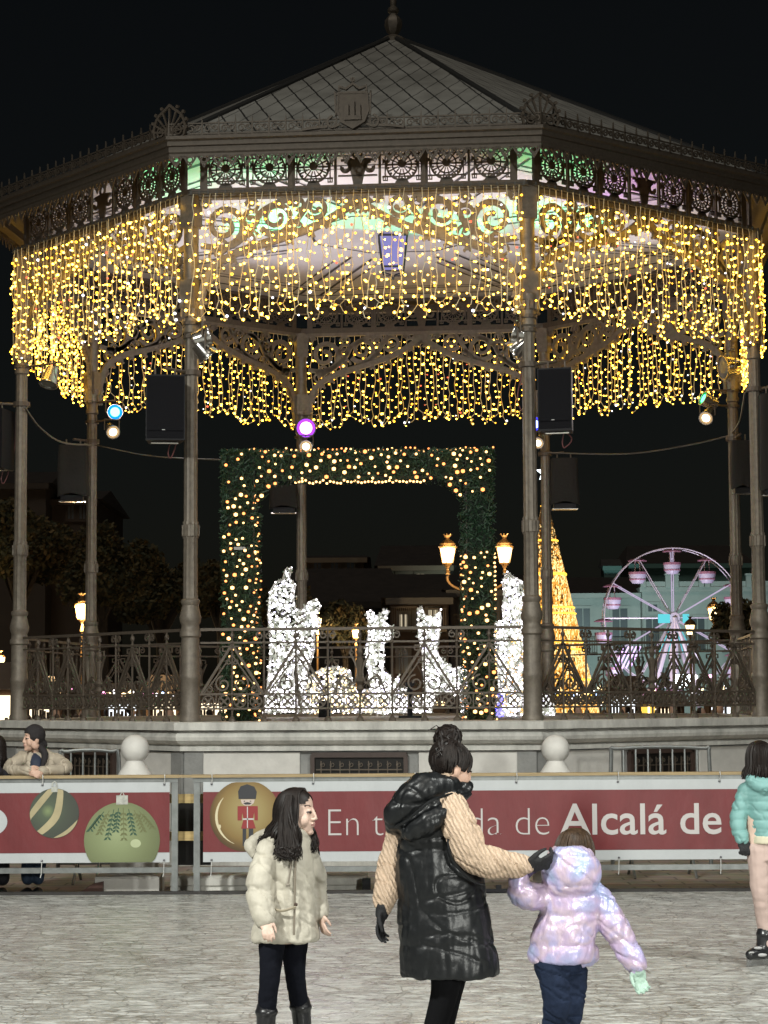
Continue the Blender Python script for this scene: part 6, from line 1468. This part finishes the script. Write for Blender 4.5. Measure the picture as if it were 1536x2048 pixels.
for w_, d_ in ((jl, P(1489, 1700, -.08)), (jr, P(1576, 1700, -.08))):
    mb = MB(); limb(mb, [w_[2], w_[2] + (d_ - w_[2]) * .3], [.034, .03]); hand(mb, w_[2], d_ - w_[2], (1 if w_ is jl else -1, 0, -.2), 1.0, .8); solid(mb, 'glove', GLOVE, g4, org, .006, 2)
bt = skate(g4, P(1527, 1893, .02), P(1501, 1916, -.05), org, P(1530, 1862, .02), (BOOTM, BLADE), .05); skate(g4, P(1563, 1890, .12), P(1540, 1908, .08), org, P(1562, 1860, .12), (BOOTM, BLADE), .05)
m = MB(); 
for (px, py, dy, s_) in ((1516, 1896, -.075, .03), (1524, 1910, -.07, .035), (1503, 1905, -.11, .02)): m.ell(P(px, py, dy + .012) - org, (s_, .012, s_ * .35))
m.build('white_patch', mat('white_leather', (.36, .36, .36), .5), bt)
hair_long(Mh, .10, 260, 9, 60, .025, .010, r0=.008).build('hair', HAIR, g4, origin=org, smooth=60)

# ---------------------------------------------------------------- woman leaning on the barrier
Y0 = 20.42; K = Y0 / FPX
org = Vector((P(70, 1700).x, Y0, -.09)); g5 = thing('person', 'woman in beige jacket and dark headscarf leaning on the barrier rail', PER, org, group='skaters and onlookers')
Mh = headM(P(66, 1478, -.06), -58, 2, 1.0)
ZR = ZRAIL + .018
mb = MB(); head(mb, Mh); limb(mb, [P(72, 1490, -.02), P(76, 1512, .0)], [.052, .056]); loft(mb, [(*P(77, py, dy), a, b, rad(-8)) for py, dy, a, b in ((1508, .0, .09, .07), (1520, .02, .15, .09), (1580, .12, .15, .10), (1640, .18, .15, .11), (1670, .2, .13, .1))])
def on_rail(px, dy, up=.045): p = P(px, 1550, dy); p.z = ZR + up; return p
jr = [P(45, 1518, .02), P(18, 1540, -.22), on_rail(56, -.47)]; jl = [P(110, 1520, .02), P(133, 1544, -.20), on_rail(84, -.43)]
jr[1].z = ZR + .06; jl[1].z = ZR + .06
for j in (jr, jl): limb(mb, j, [.05, .042, .03])
hand(mb, jr[2], Vector((.9, -.25, -.30)), (0, .3, 1), 1.0, .5); hand(mb, jl[2], Vector((-.9, -.25, -.12)), (0, .4, 1), 1.0, .6)
la = [P(62, 1650, .2), P(58, 1710, .15), P(55, 1757, .12)]; lb = [P(86, 1650, .2), P(80, 1710, .16), P(76, 1757, .12)]
for j in (la, lb): limb(mb, j, [.08, .058, .045])
solid(mb, 'body', [SKIN, EYE, BROW, LIP], g5, org, .007, 2, paint=face_paint(Mh))
BEI = mat('beige_jacket', (.42, .36, .28), .75, var=.1, vscale=7, bump=.15, bscale=50)
mb = MB(); loft(mb, [(*P(c, py, dy), hw * K, dp, rad(-6)) for py, c, hw, dp, dy in ((1500, 80, 18, .07, .03), (1511, 79, 36, .11, .02), (1540, 78, 41, .14, .05), (1600, 77, 42, .15, .16), (1650, 77, 42, .15, .2), (1668, 77, 40, .15, .2))])
limb(mb, jr, [.078, .060, .046]); limb(mb, jl, [.078, .060, .046]); limb(mb, [P(62, 1508, -.06), P(58, 1522, -.1), P(60, 1540, -.10)], [.03, .03, .02]); limb(mb, [P(92, 1504, -.02), P(92, 1520, -.07), P(84, 1540, -.09)], [.035, .035, .02])
solid(mb, 'jacket', BEI, g5, org, .009, 3, disp=lambda co, n: folds(.008, 7)(co, n) + crease(co, (8, 8, 9), .014, .06, (4, 0, 4)))
mb = MB(); loft(mb, [(*P(72, py, dy), .062, .05, 0) for py, dy in ((1506, -.02), (1520, -.08), (1538, -.10), (1550, -.08))]); solid(mb, 'navy_top', mat('navy_top', (.015, .022, .045), .7), g5, org, .008, 2)
m = MB(); c = P(64, 1537, -.16); m.box(c - org, (.07, .02, .045)); m.build('white_print', mat('white_print', (.55, .55, .55), .7), g5)
mb = MB()
limb(mb, la, [.085, .072, .062]); limb(mb, lb, [.085, .072, .062]); solid(mb, 'jeans', JEAN2 if 'JEAN2' in globals() else mat('blue_jeans', (.035, .06, .11), .8, var=.3), g5, org, .009, 2, disp=folds(.006, 9))
mb = MB()
for p, q in ((P(55, 1762, .10), P(44, 1766, .0)), (P(76, 1762, .12), P(72, 1766, .0))): limb(mb, [Vector((p.x, p.y, -.03)), Vector((q.x, q.y, -.045))], [.05, .04])
solid(mb, 'shoes', BLACK, g5, org, .008, 2)
# headscarf
mb = MB(); t = MB(); t.ell((0, .020, .044), (.092, .106, .100), n=24, m=16); t.ell((0, .085, -.03), (.05, .045, .05)); t.ell((.0, .105, -.055), (.045, .04, .045)); t.ell((.02, .07, -.12), (.03, .03, .08))
t.v = [v if not (v[1] < -.055 and v[2] < .062) else (v[0], -.055, v[2]) for v in t.v]
mb.add([Mh @ Vector(v) for v in t.v], t.f); limb(mb, [Mh @ Vector((.05, .06, -.08)), P(90, 1510, -.10), P(84, 1535, -.14)], [.035, .035, .02]); solid(mb, 'headscarf', mat('black_scarf', (.018, .015, .016), .85), g5, org, .008, 2, disp=folds(.005, 14))

# ---------------------------------------------------------------- onlooker cut by the left edge
org = Vector((P(-20, 1700).x, Y0, -.09)); g6 = thing('person', 'onlooker in dark jacket cut off by the left edge, beside the leaning woman', PER, org, group='skaters and onlookers')
Mh = headM(P(-12, 1496, 0), -30, 0, 1.0)
mb = MB(); head(mb, Mh); limb(mb, [P(-12, 1510, .02), P(-14, 1535, .0)], [.052, .056]); loft(mb, [(*P(-20, py, .1), a, b, 0) for py, a, b in ((1540, .10, .08), (1560, .17, .10), (1640, .15, .11), (1670, .13, .1))])
jl = [P(12, 1545, .05), P(26, 1575, -.1), on_rail(-6, -.42)]; jr = [P(-52, 1545, .05), P(-66, 1575, -.1), on_rail(-34, -.42)]
for j in (jr, jl): limb(mb, j, [.05, .042, .03])
hand(mb, jl[2], Vector((-.9, -.2, -.05)), (0, .3, 1), 1.0, .5); hand(mb, jr[2], Vector((.9, -.2, -.05)), (0, .3, 1), 1.0, .5)
la = [P(-36, 1650, .15), P(-36, 1710, .12), P(-34, 1757, .12)]; lb = [P(0, 1650, .15), P(3, 1710, .12), P(5, 1757, .12)]
for j in (la, lb): limb(mb, j, [.08, .058, .045])
solid(mb, 'body', [SKIN, EYE, BROW, LIP], g6, org, .009, 2, paint=face_paint(Mh))
NAVY = mat('dark_navy_jacket', (.012, .012, .020), .7)
mb = MB(); loft(mb, [(*P(-20, py, .1), a, b, 0) for py, a, b in ((1513, .09, .085), (1524, .19, .12), (1600, .20, .14), (1670, .20, .14))]); limb(mb, jl, [.075, .07, .05]); limb(mb, jr, [.075, .07, .05]); solid(mb, 'jacket', NAVY, g6, org, .009, 3, disp=folds(.009, 7))
mb = MB(); limb(mb, la, [.09, .08, .07]); limb(mb, lb, [.09, .08, .07]); solid(mb, 'trousers', NAVY, g6, org, .009, 2)
mb = MB()
for p in (la, lb): limb(mb, [Vector((p[2].x, p[2].y, -.03)), Vector((p[2].x - .02, p[2].y - .14, -.045))], [.05, .04])
solid(mb, 'shoes', BLACK, g6, org, .009, 2)
hair_long(Mh, .16, 110, 3, 60, .02, .006, r0=.013).build('hair', HAIR, g6, origin=org, smooth=60)

# ---------------------------------------------------------------- strollers on the square behind the bandstand
CROWDC = [(.02, .02, .025), (.05, .03, .02), (.03, .035, .05), (.015, .015, .015), (.06, .05, .04)]
CM = [mat('stroller_coat', c, .8) for c in CROWDC]
def stroller(label, px, Y, h, yaw, ci):
    c = at(px, 1391, Y); c.z = -.09; t = thing('person', label, PER, c, group='strollers on the dark square'); k = h / 1.7
    m = MB(); M = Matrix.Rotation(rad(yaw), 4, 'Z') @ Matrix.Scale(k, 4)
    head(m, Matrix.Translation((0, 0, 1.60 * k)) @ M)
    limb(m, [M @ Vector((0, .0, 1.55)), M @ Vector((0, 0, 1.42))], [.05 * k, .055 * k])
    loft(m, [(0, 0, z * k, a * k, b * k, rad(yaw)) for z, a, b in ((1.44, .09, .08), (1.36, .21, .12), (1.1, .20, .14), (.85, .21, .15), (.60, .2, .15))])
    for s in (-1, 1):
        limb(m, [M @ Vector((s * .21, 0, 1.36)), M @ Vector((s * .27, .02, 1.08)), M @ Vector((s * .25, -.08, .84))], [.07 * k, .06 * k, .045 * k]); m2 = M @ Vector((s * .25, -.08, .84)); hand(m, m2, (0, 0, -1), (0, -1, 0), k, .5)
        limb(m, [M @ Vector((s * .1, 0, .8)), M @ Vector((s * .11, -.03 * s, .45)), M @ Vector((s * .11, .05 * s, .08)), M @ Vector((s * .11, -.1 + .05 * s, .04))], [.10 * k, .07 * k, .05 * k, .04 * k])
    def paint(p):
        return 1 if p.z > 1.49 * k and (Matrix.Rotation(-rad(yaw), 3, 'Z') @ p).y < -.01 * k else 2 if p.z > 1.52 * k else 0
    solid(m, 'body', [CM[ci], SKIN, HAIR], t, (0, 0, 0), .02, 2, paint=paint)
for a in (('stroller in dark coat behind the left railing, near the column', 112, 40, 1.70, 30, 0), ('stroller in brown coat behind the left railing, middle', 165, 43, 1.66, -60, 1), ('stroller in blue grey coat left of the lit stall front', 262, 46, 1.72, 90, 2), ('stroller in black coat just left of the front left column', 340, 41, 1.68, -20, 3),
          ('stroller between front left column and the arch', 420, 44, 1.66, 140, 4), ('stroller in dark coat behind right railing, first from the cone tree', 1155, 42, 1.70, 40, 0), ('stroller in brown coat behind right railing beside the gift box', 1250, 45, 1.68, -90, 1), ('stroller in black coat under the ferris wheel', 1345, 41, 1.72, 20, 3),
          ('stroller in blue grey coat behind right railing near the columns', 1402, 44, 1.64, 75, 2), ('stroller in pale brown coat near the right columns', 1440, 47, 1.70, -30, 4)): stroller(*a)
